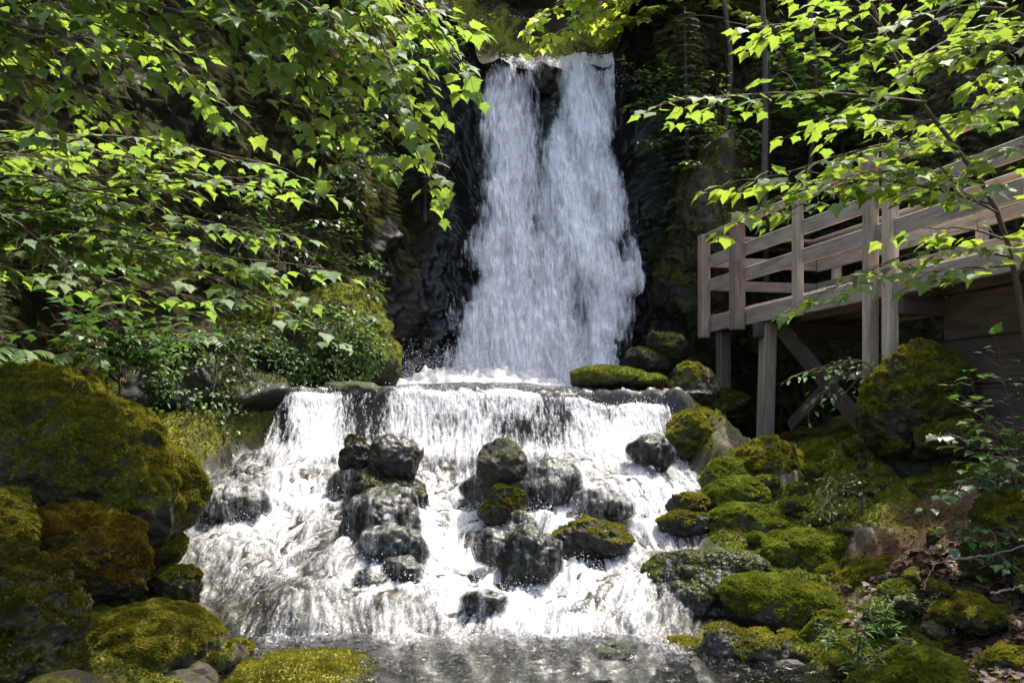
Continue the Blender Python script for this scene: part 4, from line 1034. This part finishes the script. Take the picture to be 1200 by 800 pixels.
# right: maple over the deck
tr_r = [W(1215, 520, 7.0), W(1195, 350, 7.0), W(1165, 240, 6.9), W(1110, 160, 6.8), W(1060, 90, 6.7), W(1010, -20, 6.6)]
o_r = [W(1170, 250, 6.9), W(1120, 170, 6.8), W(1150, 215, 6.9), W(1180, 300, 7.0), W(1080, 110, 6.7), W(1205, 360, 7.0)]
RB = [([W(1190, 320, 7.0)], [(960, 348, 6.6), (935, 352, 6.5)]), ]
def br(*a): return [W(*q) for q in a]
tree('maple_tree', 'slender maple leaning from the right edge over the deck railing', tr_r, .022,
     [br((1085, 120, 6.7), (1000, 110, 6.5), (900, 108, 6.3), (790, 112, 6.2)),
      br((1120, 170, 6.8), (1030, 170, 6.6), (940, 200, 6.4), (860, 222, 6.3)),
      br((1165, 240, 6.9), (1060, 215, 6.7), (960, 215, 6.5), (880, 250, 6.4)),
      br((1150, 215, 6.9), (1080, 200, 6.8), (1000, 205, 6.6), (930, 240, 6.5)),
      br((1050, 70, 6.7), (1000, 55, 6.5), (945, 30, 6.4), (890, 35, 6.3)),
      br((1030, 30, 6.6), (1000, 0, 6.5), (960, -10, 6.4)),
      br((1060, 90, 6.7), (1090, 60, 6.9), (1130, 45, 7.0), (1200, 30, 7.0)),
      br((1110, 160, 6.8), (1160, 115, 6.9), (1215, 90, 7.0)),
      br((1180, 300, 7.0), (1120, 290, 6.8), (1050, 300, 6.7), (960, 340, 6.5)),
      br((1170, 250, 6.9), (1130, 225, 6.7), (1090, 180, 6.5), (1040, 150, 6.4)),
      br((1175, 280, 7.0), (1130, 265, 7.0), (1080, 260, 7.1)),
      br((1190, 330, 7.0), (1215, 270, 6.9), (1225, 215, 6.8)),
      br((1100, 140, 6.8), (1060, 145, 7.1), (1010, 140, 7.2), (960, 155, 7.2)),
      br((1185, 310, 7.0), (1140, 315, 6.8), (1085, 325, 6.6))], 51, M_leaf, tone=.22, spacing=.10, tl=(.2, .42), start=.12, br_r=(.009, .003), wood=M_twig)
tr_r2 = [W(1290, 430, 6.2), W(1270, 200, 6.2), W(1240, 40, 6.3), W(1200, -120, 6.4)]
tree('maple_tree', 'maple in the upper right corner with leaves catching the sun', tr_r2, .05,
     [br((1255, 90, 6.3), (1190, 60, 6.2), (1130, 60, 6.1), (1080, 85, 6.0)), br((1240, 40, 6.3), (1180, 10, 6.2), (1110, 10, 6.1), (1050, 30, 6.1)), br((1230, 10, 6.3), (1190, -30, 6.3), (1130, -30, 6.3), (1060, -10, 6.4)),
      br((1262, 140, 6.3), (1215, 115, 6.2), (1160, 130, 6.1), (1110, 150, 6.1)), br((1268, 190, 6.2), (1230, 170, 6.2), (1190, 175, 6.1), (1150, 195, 6.0)), br((1245, 60, 6.3), (1225, 20, 6.2), (1170, 80, 5.9))], 52, M_leaf, tone=.2, spacing=.11, start=.15, br_r=(.009, .003))
# upper centre: sunlit tree behind the lip
tr_u = [W(830, 150, 16.5), W(815, 40, 16.3), W(790, -80, 16.2), W(770, -220, 16.0)]
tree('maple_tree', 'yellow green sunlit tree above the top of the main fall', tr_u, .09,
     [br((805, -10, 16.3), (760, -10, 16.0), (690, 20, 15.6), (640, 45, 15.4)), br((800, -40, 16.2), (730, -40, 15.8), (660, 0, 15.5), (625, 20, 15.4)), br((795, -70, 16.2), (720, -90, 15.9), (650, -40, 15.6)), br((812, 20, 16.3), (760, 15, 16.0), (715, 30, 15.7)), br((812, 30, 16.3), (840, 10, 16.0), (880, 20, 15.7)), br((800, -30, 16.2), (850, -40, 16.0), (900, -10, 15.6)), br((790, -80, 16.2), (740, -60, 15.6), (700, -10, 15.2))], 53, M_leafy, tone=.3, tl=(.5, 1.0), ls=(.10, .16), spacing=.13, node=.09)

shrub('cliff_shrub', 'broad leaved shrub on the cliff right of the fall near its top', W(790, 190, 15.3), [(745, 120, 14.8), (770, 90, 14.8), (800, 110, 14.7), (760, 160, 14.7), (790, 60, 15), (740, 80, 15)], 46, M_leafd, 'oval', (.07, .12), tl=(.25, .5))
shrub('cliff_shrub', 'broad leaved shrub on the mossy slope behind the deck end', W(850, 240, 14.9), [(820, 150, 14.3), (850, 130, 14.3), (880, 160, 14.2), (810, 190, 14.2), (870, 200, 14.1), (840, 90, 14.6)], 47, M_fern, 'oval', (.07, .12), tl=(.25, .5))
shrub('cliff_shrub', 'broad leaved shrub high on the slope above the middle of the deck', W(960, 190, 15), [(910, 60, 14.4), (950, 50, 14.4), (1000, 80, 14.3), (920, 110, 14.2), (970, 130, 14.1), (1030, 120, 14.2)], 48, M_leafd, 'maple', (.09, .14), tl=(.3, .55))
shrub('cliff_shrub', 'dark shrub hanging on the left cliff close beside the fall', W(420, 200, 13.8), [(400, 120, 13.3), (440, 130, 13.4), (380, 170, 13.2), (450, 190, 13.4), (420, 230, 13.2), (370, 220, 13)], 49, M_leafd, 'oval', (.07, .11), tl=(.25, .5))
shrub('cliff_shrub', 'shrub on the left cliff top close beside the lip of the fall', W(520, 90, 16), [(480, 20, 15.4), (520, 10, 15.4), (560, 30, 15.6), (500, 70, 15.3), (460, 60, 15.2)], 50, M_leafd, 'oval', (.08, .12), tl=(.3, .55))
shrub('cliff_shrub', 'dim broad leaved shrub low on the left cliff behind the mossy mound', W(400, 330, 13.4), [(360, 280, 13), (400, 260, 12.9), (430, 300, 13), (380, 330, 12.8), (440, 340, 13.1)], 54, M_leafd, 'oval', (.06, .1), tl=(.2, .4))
# saplings and sprays on the right bank
shrub('maple_sapling', 'leafy sapling on the dark right bank below the deck', W(1195, 600, 7.4), [(1110, 510, 7.0), (1130, 445, 7.1), (1180, 430, 7.2), (1150, 480, 7.0), (1140, 560, 6.9), (1190, 500, 7.0), (1165, 540, 6.8), (1210, 460, 7.1), (1115, 575, 6.9)], 61, M_leafd, 'maple', (.05, .085), spacing=.12)
shrub('leafy_shrub', 'pale leaf spray under the deck beside the braces', W(1030, 450, 9.9), [(945, 440, 9.6), (960, 460, 9.5), (985, 425, 9.6), (1000, 455, 9.5)], 62, M_leafd, 'oval', (.06, .09))
shrub('leafy_sprig', 'small leaf sprig over the dark cleft right of the mossy hump', W(1010, 590, 8.8), [(965, 570, 8.6), (985, 580, 8.5), (965, 600, 8.5)], 63, M_leafd, 'oval', (.04, .06))
shrub('leafy_sprig', 'pale leaf sprig on the bank above the leaf litter', W(1160, 650, 7.0), [(1120, 635, 6.8), (1140, 625, 6.8), (1165, 638, 6.7)], 64, M_leafd, 'maple', (.05, .07))
# upright pool-edge herbs
def herb(label, root, h, seed, n=1, size=.07):
    rs = np.random.default_rng(seed); r = np.array(root)
    e = thing('herb', r, label, 'plant', 'herbs on the lower right bank')
    P = []; Fw = []; U = []; Sz = []; mb = MB()
    for s in range(n):
        tip = r + np.array([rs.normal(0, .10), rs.normal(0, .08), h * rs.uniform(.65, 1.05)]); b0 = r + np.array([rs.normal(0, .06), rs.normal(0, .06), -.03])
        c = spline([b0, (b0 + tip) / 2 + rs.normal(0, .02, 3), tip], 12); v, f = tube(c, np.linspace(.004, .0015, 12), 5); mb.add(v, f)
        for k in range(2, 12):
            a0_ = rs.uniform(0, 6.28)
            for a in (a0_, a0_ + 3.14, a0_ + 1.57)[:rs.integers(2, 4)]:
                fw = np.array([math.cos(a), math.sin(a), rs.uniform(-.3, .5)]); P.append(c[k]); Fw.append(fw); U.append((rs.normal(0, .2), rs.normal(0, .2), 1)); Sz.append(size * (1.3 - .07 * k) * rs.uniform(.7, 1.2))
    mb.build('stem', M_fern, e) if False else mesh_obj('stem', *mb.arrays()[:2], M_twig, e)
    leaves_mesh('leaves', M_fern, e, np.array(P), np.array(Fw), np.array(U), np.array(Sz), 'lance', rs, .1)
herb('tallest leafy herb at the lower right pool edge', W(1005, 765, 6.5), .42, 71, 4, .09)
herb('bushy herb right of the tallest one below the slanting ridge', W(1042, 740, 6.8), .3, 72, 5, .09)
herb('low herb clump at the bottom edge beside the pool', W(1015, 800, 6.2), .24, 73, 6, .08)
herb('small herb near the flat stones at lower right', W(1065, 720, 7.0), .2, 74, 3, .06)
herb('herb left of the tallest one on the mossy rock', W(975, 760, 6.7), .2, 75, 3, .06)

# ferns
def fern(label, root, seed, n=8, ln=.5, yaw=None):
    rs = np.random.default_rng(seed); r = np.array(root); P = []; Fw = []; U = []; Sz = []; mb = MB()
    for k in range(n):
        a = k / n * 6.283 + rs.normal(0, .25); L = ln * rs.uniform(.7, 1.1)
        t = np.linspace(0, 1, 16)[:, None]; hd = np.array([math.cos(a), math.sin(a), 0])
        c = r + hd * L * t * .9 + np.array([0, 0, 1]) * L * (.75 * t - .85 * t ** 2)
        v, f = tube(c, np.linspace(.004, .001, 16), 4); mb.add(v, f)
        for j in range(2, 16):
            tg_ = c[j] - c[j - 1]; tg_ /= np.linalg.norm(tg_); sv = np.cross(tg_, (0, 0, 1)); sv /= np.linalg.norm(sv) + 1e-9
            for sd in (1, -1):
                P.append(c[j]); Fw.append(sv * sd + tg_ * .45 - np.array([0, 0, .15])); U.append(np.cross(sv, tg_) + rs.normal(0, .1, 3)); Sz.append(L * .34 * math.sin(math.pi * (1 - j / 17) ** .8) + .01)
    e = thing('fern', r, label, 'fern', 'ferns on the left bank')
    mesh_obj('stalks', *mb.arrays()[:2], M_twig, e)
    leaves_mesh('fronds', M_fern, e, np.array(P), np.array(Fw), np.array(U), np.array(Sz), 'lance', rs)
fern('fern above the top of the huge left boulder', W(110, 425, 9.2), 81)
fern('fern at the left edge of the mossy mound', W(230, 400, 11.6), 82, 9, .55)
fern('fern on the crest of the mossy mound', W(330, 365, 12.6), 83, 8, .45)
fern('fern hanging from the front of the mossy mound', W(300, 445, 11.9), 84, 8, .45)
fern('fern at the left edge of the photo above the boulder', W(20, 420, 8.8), 85, 8, .5)
fern('fern at the right shoulder of the mossy mound', W(420, 375, 12.7), 86, 7, .35)

# ground-hugging greenery on the left bank: uncountable
rs = np.random.default_rng(90)
P = []
n = 5200
cx = rs.choice([0, 1, 2, 3], n, p=[.35, .3, .2, .15])
cen_ = np.array([W(380, 410, 12.3), W(290, 430, 12.0), W(230, 470, 11.2), W(130, 440, 10.0)])
spr = np.array([(.7, .35, .5), (.7, .4, .45), (.55, .4, .55), (.8, .5, .4)])
dirs = rs.normal(size=(n, 3)); dirs /= np.linalg.norm(dirs, axis=1)[:, None]; dirs[:, 1] = -np.abs(dirs[:, 1])
P = cen_[cx] + dirs * spr[cx] * rs.uniform(.9, 1.12, n)[:, None]
keepm = fbm(P * 2.2, 3) > -.12; P = P[keepm]; n = len(P)
fw = dirs[keepm] * .6 + rs.normal(0, .6, (n, 3)) + np.array([0, -.2, -.3]); up_ = dirs[keepm] + np.array([0, -.2, .8]) + rs.normal(0, .4, (n, 3))
o = leaves_mesh('undergrowth', M_fern, None, P, fw, up_, rs.uniform(.03, .075, n), 'oval', rs, fbm(P * 3, 2) * .4)
tag(o, 'small leafy ground cover on the left bank', 'undergrowth', None, 'stuff')

# conifers of the forest behind
def conifer_parts(seed, H=9., Lmax=2.0, z0=.12):
    rs = np.random.default_rng(seed)
    t = np.linspace(0, 1, 12); c = np.stack([.08 * np.sin(t * 4 + seed), .06 * np.cos(t * 5), t * H], -1)
    tv, tf = tube(c, np.linspace(.13, .015, 12), 9)
    P = []; Fw = []; U = []; Sz = []; mb = MB()
    z = z0 * H
    while z < H * .985:
        u = z / H; L = Lmax * (1 - u) ** .75 * rs.uniform(.75, 1.1) + .12
        nb = rs.integers(4, 7); a0_ = rs.uniform(0, 6.28)
        for k in range(nb):
            a = a0_ + k / nb * 6.283 + rs.normal(0, .2); hd = np.array([math.cos(a), math.sin(a), 0]); Lk = L * rs.uniform(.65, 1.1)
            tt = np.linspace(0, 1, 8)[:, None]
            b = np.array([0, 0, z]) + hd * Lk * tt + np.array([0, 0, 1]) * Lk * (.12 * tt - .42 * tt ** 2 + .1 * tt ** 3)
            v, f = tube(b, np.linspace(.014, .003, 8), 4); mb.add(v, f)
            m = max(4, int(Lk / .10))
            for j in range(1, m + 1):
                q = j / m; i = min(6, int(q * 7)); w = q * 7 - i; p = b[i] * (1 - w) + b[i + 1] * w; tg_ = b[i + 1] - b[i]; tg_ /= np.linalg.norm(tg_)
                sv = np.cross(tg_, (0, 0, 1)); sv /= np.linalg.norm(sv) + 1e-9
                for sd in (1, -1):
                    if rs.random() < .12: continue
                    P.append(p); Fw.append(sv * sd + tg_ * .8 + np.array([0, 0, -.35 + rs.normal(0, .15)])); U.append(np.array([0, 0, 1]) + rs.normal(0, .2, 3)); Sz.append((.16 + .34 * (1 - q) * min(1, Lk)) * rs.uniform(.7, 1.2))
        z += rs.uniform(.16, .28)
    return (tv, tf), mb, np.array(P), np.array(Fw), np.array(U), np.array(Sz)
# feathery twig: spine with needle fringe
_v = []; _f = []
for j in range(9):
    y = .08 + j * .105; w = .26 * math.sin(math.pi * min(1, (1.12 - y))) ** .8
    for sd in (1, -1):
        k = len(_v); _v += [(0, y - .035, 0), (0, y + .035, 0), (sd * w, y + .16, -.05)]; _f.append((k, k + 1, k + 2))
k = len(_v); _v += [(-.02, 0, 0), (.02, 0, 0), (0, 1, -.06)]; _f.append((k, k + 1, k + 2))
TW_V = np.array(_v); TW_F = np.array(_f)
def conifer(seed, label, H, Lmax, group):
    (tv, tf), mb, P, Fw, U, Sz = conifer_parts(seed, H, Lmax)
    e = empty('conifer_tree', (0, 0, 0)); tag(e, label, 'tree', group)
    mesh_obj('trunk', tv, tf, M_bark, e); mesh_obj('branches', *mb.arrays()[:2], M_bark, e)
    R = frames(Fw, U) * Sz[:, None, None]
    v, f = inst(TW_V, TW_F, R, P); rn = np.clip(np.random.default_rng(seed).normal(.5, .25, len(P)), 0, 1)
    mesh_obj('crown', v, f, M_needle, e, {'rnd': np.repeat(rn, len(TW_V)), 'lc': np.tile(TW_V + .2, (len(P), 1))}, smooth=False)
    return e
protos = [conifer(101, '', 9., 2.1, None), conifer(102, '', 8., 1.8, None), conifer(103, '', 10., 2.4, None)]
def copy_tree(o):
    c = o.copy(); COL.objects.link(c)
    for ch in list(o.children):
        k = ch.copy(); COL.objects.link(k); k.parent = c
    return c
# moss and small plants hanging on the cliffs
rs = np.random.default_rng(92)
n = 70000; ii = rs.integers(0, len(Pc), n)
Ph = Pc[ii] + rs.normal(0, .05, (n, 3)); Nh = NI[ii]
ph = fbm(Ph * 1.1 + 40, 4)
ok = (Ph[:, 1] > 7) & (np.abs(Ph[:, 0] - .4) + .5 * fbm(Ph * 1.5, 2) > 1.95 + .5 * sst(5, 2, Ph[:, 2])) & (ph > -.26) & (Ph[:, 2] > 1)
Ph, Nh, ph = Ph[ok], Nh[ok], ph[ok]; n = len(Ph)
sz = rs.uniform(.10, .30, n)
fw = Nh * rs.uniform(.4, 1.2, n)[:, None] + rs.normal(0, .35, (n, 3)) + np.array([0, 0, -.7])
Rm = frames(fw, Nh + np.array([0, 0, .6]) + rs.normal(0, .3, (n, 3))) * sz[:, None, None]
v, f = inst(TW_V, TW_F, Rm, Ph)
o = mesh_obj('cliff_undergrowth', v, f, M_hang, None, {'rnd': np.repeat(np.clip(.5 + ph + rs.normal(0, .15, n), 0, 1), len(TW_V)), 'lc': np.tile(TW_V + .2, (n, 1))}, False)
tag(o, 'moss and ferny growth hanging on the dark cliffs', 'undergrowth', None, 'stuff')
n = 30000; ii = rs.integers(0, nS * 22, n); Ph = H[ii] + rs.normal(0, .15, (n, 3)); ok = (Ph[:, 1] > 12) & (np.abs(Ph[:, 0]) < 9) & ((np.abs(Ph[:, 0] - .5) > 1.4) | (Ph[:, 1] > 17.0)); Ph = Ph[ok]; n = len(Ph)
Rm = frames(rs.normal(0, .6, (n, 3)) + np.array([0, -.4, .5]), rs.normal(0, .4, (n, 3)) + np.array([0, 0, 1])) * rs.uniform(.2, .5, n)[:, None, None]
v, f = inst(TW_V, TW_F, Rm, Ph)
o = mesh_obj('forest_undergrowth', v, f, M_hang, None, {'rnd': np.repeat(np.clip(.5 + fbm(Ph, 3) + rs.normal(0, .15, n), 0, 1), len(TW_V)), 'lc': np.tile(TW_V + .2, (n, 1))}, False)
tag(o, 'ferns and brush on the slope above the cliffs', 'undergrowth', None, 'stuff')
# moss tufts on the banks
n = 150000
gx_ = np.where(rs.random(n) < .62, rs.uniform(1.2, 4.2, n), rs.uniform(-4.2, -1.3, n)); gy_ = rs.uniform(5.6, 11.8, n)
gz_ = ground(gx_, gy_); bl_ = np.interp(gy_, YS, XL); br_ = np.interp(gy_, YS, XR); out_ = np.maximum(bl_ - gx_, gx_ - br_)
P = np.stack([gx_, gy_, gz_], -1); mval = sst(-.05, .22, out_) * (.62 + fbm(P * 1.3 + 4, 4) * .9)
lit_ = sst(1.0, 1.5, gx_ - br_) * sst(9.2, 7.8, gy_) * (gx_ > 0)
ok = (mval > .5) & (rs.random(n) > .8 * lit_); P = P[ok]; n = len(P)
up_ = rs.normal(0, .5, (n, 3)) + np.array([0, 0, 1]); sc_ = rs.uniform(.012, .030, n)
Rm = frames(rs.normal(size=(n, 3)), up_) * sc_[:, None, None]
v, f = inst(TUFT_V, TUFT_F, Rm, P)
o = mesh_obj('ground_moss', v, f, M_mosslg, None, {'rnd': np.repeat(np.clip(.45 + fbm(P * 4, 3) * .8 + rs.normal(0, .15, n), 0, 1), 9)}, False)
tag(o, 'low moss growing between the rocks of both banks', 'moss', None, 'stuff')
# stones strewn over the banks: a few kinds, copied with their moss
kinds = [rock('small mossy stone among the moss of the right bank', 8.0, [(900, 650, 14, 9)], 301, 'stone', M_rock, moss=.35, cut=.7, level=4, tufts=260, group='small mossy stones on the right bank'),
         rock('small mossy stone among the moss of the right bank', 8.0, [(900, 650, 10, 8)], 302, 'stone', M_rock, moss=.3, cut=.8, level=4, tufts=160, group='small mossy stones on the right bank'),
         rock('small mossy stone among the moss of the right bank', 8.0, [(900, 650, 17, 10)], 303, 'stone', M_rockg, moss=.42, cut=.7, level=4, tufts=400, tmat=M_mosslg, group='small mossy stones on the right bank')]
rs = np.random.default_rng(95); cnt = 0
while cnt < 60:
    x = rs.uniform(1.5, 3.7); y = rs.uniform(6.2, 10.2); z = float(ground(np.array([x]), np.array([y]))[0]); brx = np.interp(y, YS, XR)
    if x < brx + .12 or x > brx + 2.0: continue
    if any(((x - c[0]) / (r[0] * .9)) ** 2 + ((y - c[1]) / (r[1] * .9)) ** 2 < 1 for c, r in BOULD[:-3]): continue
    o = kinds[cnt] if cnt < 3 else None
    if o is None:
        src = kinds[cnt % 3]; o = src.copy(); COL.objects.link(o)
        for ch in list(src.children): k = ch.copy(); COL.objects.link(k); k.parent = o
    sc = rs.uniform(.5, 1.5); o.location = (x, y, z - .03 * sc); o.scale = (sc, sc, sc * rs.uniform(.7, 1.1)); o.rotation_euler = (rs.normal(0, .2), rs.normal(0, .2), rs.uniform(0, 6.28)); cnt += 1
used = set()
def place(i, p, s, rz, label, group=None):
    o = protos[i] if i not in used else copy_tree(protos[i]); used.add(i)
    o.location = [float(x) for x in p]; o.scale = (s, s, s); o.rotation_euler = (0, 0, rz); o['label'] = label
    if group: o['group'] = group
    elif 'group' in o.keys(): del o['group']
    return o
GF = 'conifers of the forest above the cliffs'
LF = 'dark conifer in the dim forest above the cliffs'
for i, (px, d, zb_, s) in enumerate([(600, 21, 9.2, 1.0), (520, 19.5, 8.6, .9), (690, 22, 9.4, 1.1), (450, 18, 8.3, .8), (640, 25, 11, 1.2), (560, 24, 11, 1.2), (330, 16, 8.2, .8), (860, 19, 8.3, .95), (950, 18, 8.3, .9), (1050, 17, 8.2, .9), (1150, 16, 8.0, .9), (780, 23, 10, 1.1), (200, 14, 8.3, .8), (900, 24, 12, 1.1), (1020, 22, 11, 1.1), (400, 23, 12, 1.1), (250, 20, 11, 1.), (100, 16, 9.5, .9), (720, 28, 14, 1.2), (820, 29, 15, 1.2), (480, 28, 14, 1.2), (1120, 22, 12, 1.)]):
    place(i % 3, ((px - 600) / 1200 * d, d, zb_ - .6), s, i * 1.3, LF, GF)
place(1, W(805, 330, 14.9) , .50, .4, 'drooping conifer clinging to the cliff just right of the main fall')
place(0, W(900, 330, 15.0), .42, 1.9, 'conifer behind the deck end with brown lower boughs')
place(2, W(985, 330, 15.0), .42, 2.9, 'conifer rising behind the middle of the deck railing')
place(1, W(1120, 330, 13.5), .45, .9, 'conifer behind the near end of the deck')
place(2, W(-10, 560, 8.6), .20, 2.2, 'small spruce at the left edge above the boulders')
place(0, W(500, 260, 15.2), .26, 2.2, 'small conifer leaning from the cliff top left of the main fall')
place(2, W(745, 160, 16.2), .28, 5.2, 'small conifer at the right shoulder of the main fall')
# bare grey trunks
for i, (px, py0, py1, d, r, lab) in enumerate([(895, 240, -60, 14.2, .05, 'thin pale grey trunk above the deck, thickest of the bare stems'), (945, 240, -60, 14.6, .035, 'thin bare stem right of the pale grey trunk'), (845, 200, -60, 15.2, .045, 'dark bare stem left of the pale grey trunk')]):
    rs = np.random.default_rng(200 + i)
    c = spline([W(px, py0, d), W(px + rs.normal(0, 6), (py0 + py1) / 2, d), W(px + rs.normal(0, 10), py1, d)], 20)
    e = thing('dead_tree', c[0], lab, 'tree')
    v, f = tube(c, np.linspace(r, r * .6, 20), 9); mesh_obj('trunk', v, f, M_bark, e)
    for k in range(5):
        j = rs.integers(5, 18); a = rs.uniform(0, 6.28); L = rs.uniform(.3, .8)
        b = spline([c[j], c[j] + np.array([math.cos(a) * L * .5, math.sin(a) * L * .5, .1]), c[j] + np.array([math.cos(a) * L, math.sin(a) * L, rs.normal(0, .2)])], 8)
        v, f = tube(b, np.linspace(.012, .003, 8), 5); mesh_obj('branch', v, f, M_barkg, e)

# sticks and litter on the right bank
def stick(label, pts, r):
    c = spline([W(*q) for q in pts], 18); c += np.random.default_rng(int(pts[0][0])).normal(0, .004, c.shape)
    v, f = tube(c, np.linspace(r, r * .5, 18), 7); own('fallen_stick', v, f, M_stick, c[0], label, 'stick')
stick('long pale dead stick lying over the leaf litter at right', [(1112, 655, 6.7), (1150, 652, 6.7), (1205, 638, 6.6)], .010)
stick('short dead stick lying in the leaf litter below the long pale one', [(1160, 695, 6.4), (1185, 690, 6.4), (1210, 682, 6.3)], .009)
stick('thin upright stick leaning beside the grey triangular stone', [(1082, 690, 7.1), (1090, 670, 7.2), (1100, 655, 7.3)], .006)
stick('slender bent twig arching out of the dark bank under the deck', [(1195, 560, 7.6), (1165, 500, 7.5), (1112, 468, 7.4)], .005)
rs = np.random.default_rng(91)
n = 3600; lx = rs.uniform(2.3, 3.9, n); ly = rs.uniform(5.6, 7.6, n)
lz = ground(lx, ly) + .015
P = np.stack([lx, ly, lz], -1); kp = fbm(P * 1.7, 3) > -.15; P = P[kp]; n = len(P)
a = rs.uniform(0, 6.28, n)
o = leaves_mesh('leaf_litter', M_dead, None, P, np.stack([np.cos(a), np.sin(a), rs.normal(.1, .25, n)], -1), np.stack([rs.normal(-.3, .3, n), rs.normal(-.3, .3, n), np.ones(n)], -1), rs.uniform(.03, .075, n), 'maple', rs)
tag(o, 'brown fallen leaves on the right bank', 'leaf litter', None, 'stuff')

# ------------------------------------------------------------------ light, camera
w = bpy.data.worlds.new('World'); SC.world = w; w.use_nodes = True
nt = w.node_tree; nt.nodes.clear()
sky = nt.nodes.new('ShaderNodeTexSky'); sky.sky_type = 'NISHITA'; sky.sun_disc = False; sky.air_density = .8; sky.dust_density = 4.; sky.ozone_density = .3
bg = nt.nodes.new('ShaderNodeBackground'); ow = nt.nodes.new('ShaderNodeOutputWorld')
nt.links.new(sky.outputs[0], bg.inputs[0]); nt.links.new(bg.outputs[0], ow.inputs[0])
sd = Vector((.40, .34, 1.25)).normalized()
el = math.asin(sd.z); az = math.atan2(sd.x, sd.y)
sky.sun_elevation = el; sky.sun_rotation = az; bg.inputs[1].default_value = .15
L = bpy.data.lights.new('sun', 'SUN'); L.energy = 2.2; L.angle = math.radians(.53); L.color = (1, .96, .88)
lo = bpy.data.objects.new('sun', L); COL.objects.link(lo); lo.rotation_euler = (-sd).to_track_quat('-Z', 'Y').to_euler(); lo.location = (5, 8, 20)
cam = bpy.data.cameras.new('camera'); co = bpy.data.objects.new('camera', cam); COL.objects.link(co)
co.location = (0, 0, CAMZ); co.rotation_euler = (math.pi / 2, 0, 0); cam.lens = 36; cam.sensor_width = 36; cam.shift_y = .075; cam.clip_end = 500
SC.camera = co
SC.view_settings.view_transform = 'Standard'; SC.view_settings.look = 'None'; SC.view_settings.gamma = 1; SC.view_settings.exposure = 2.22
SC.render.engine = 'CYCLES'
SC.cycles.transparent_max_bounces = 12; SC.cycles.max_bounces = 6; SC.cycles.use_denoising = True
for o in bpy.data.objects:
    if '_base' in o.keys(): del o['_base']
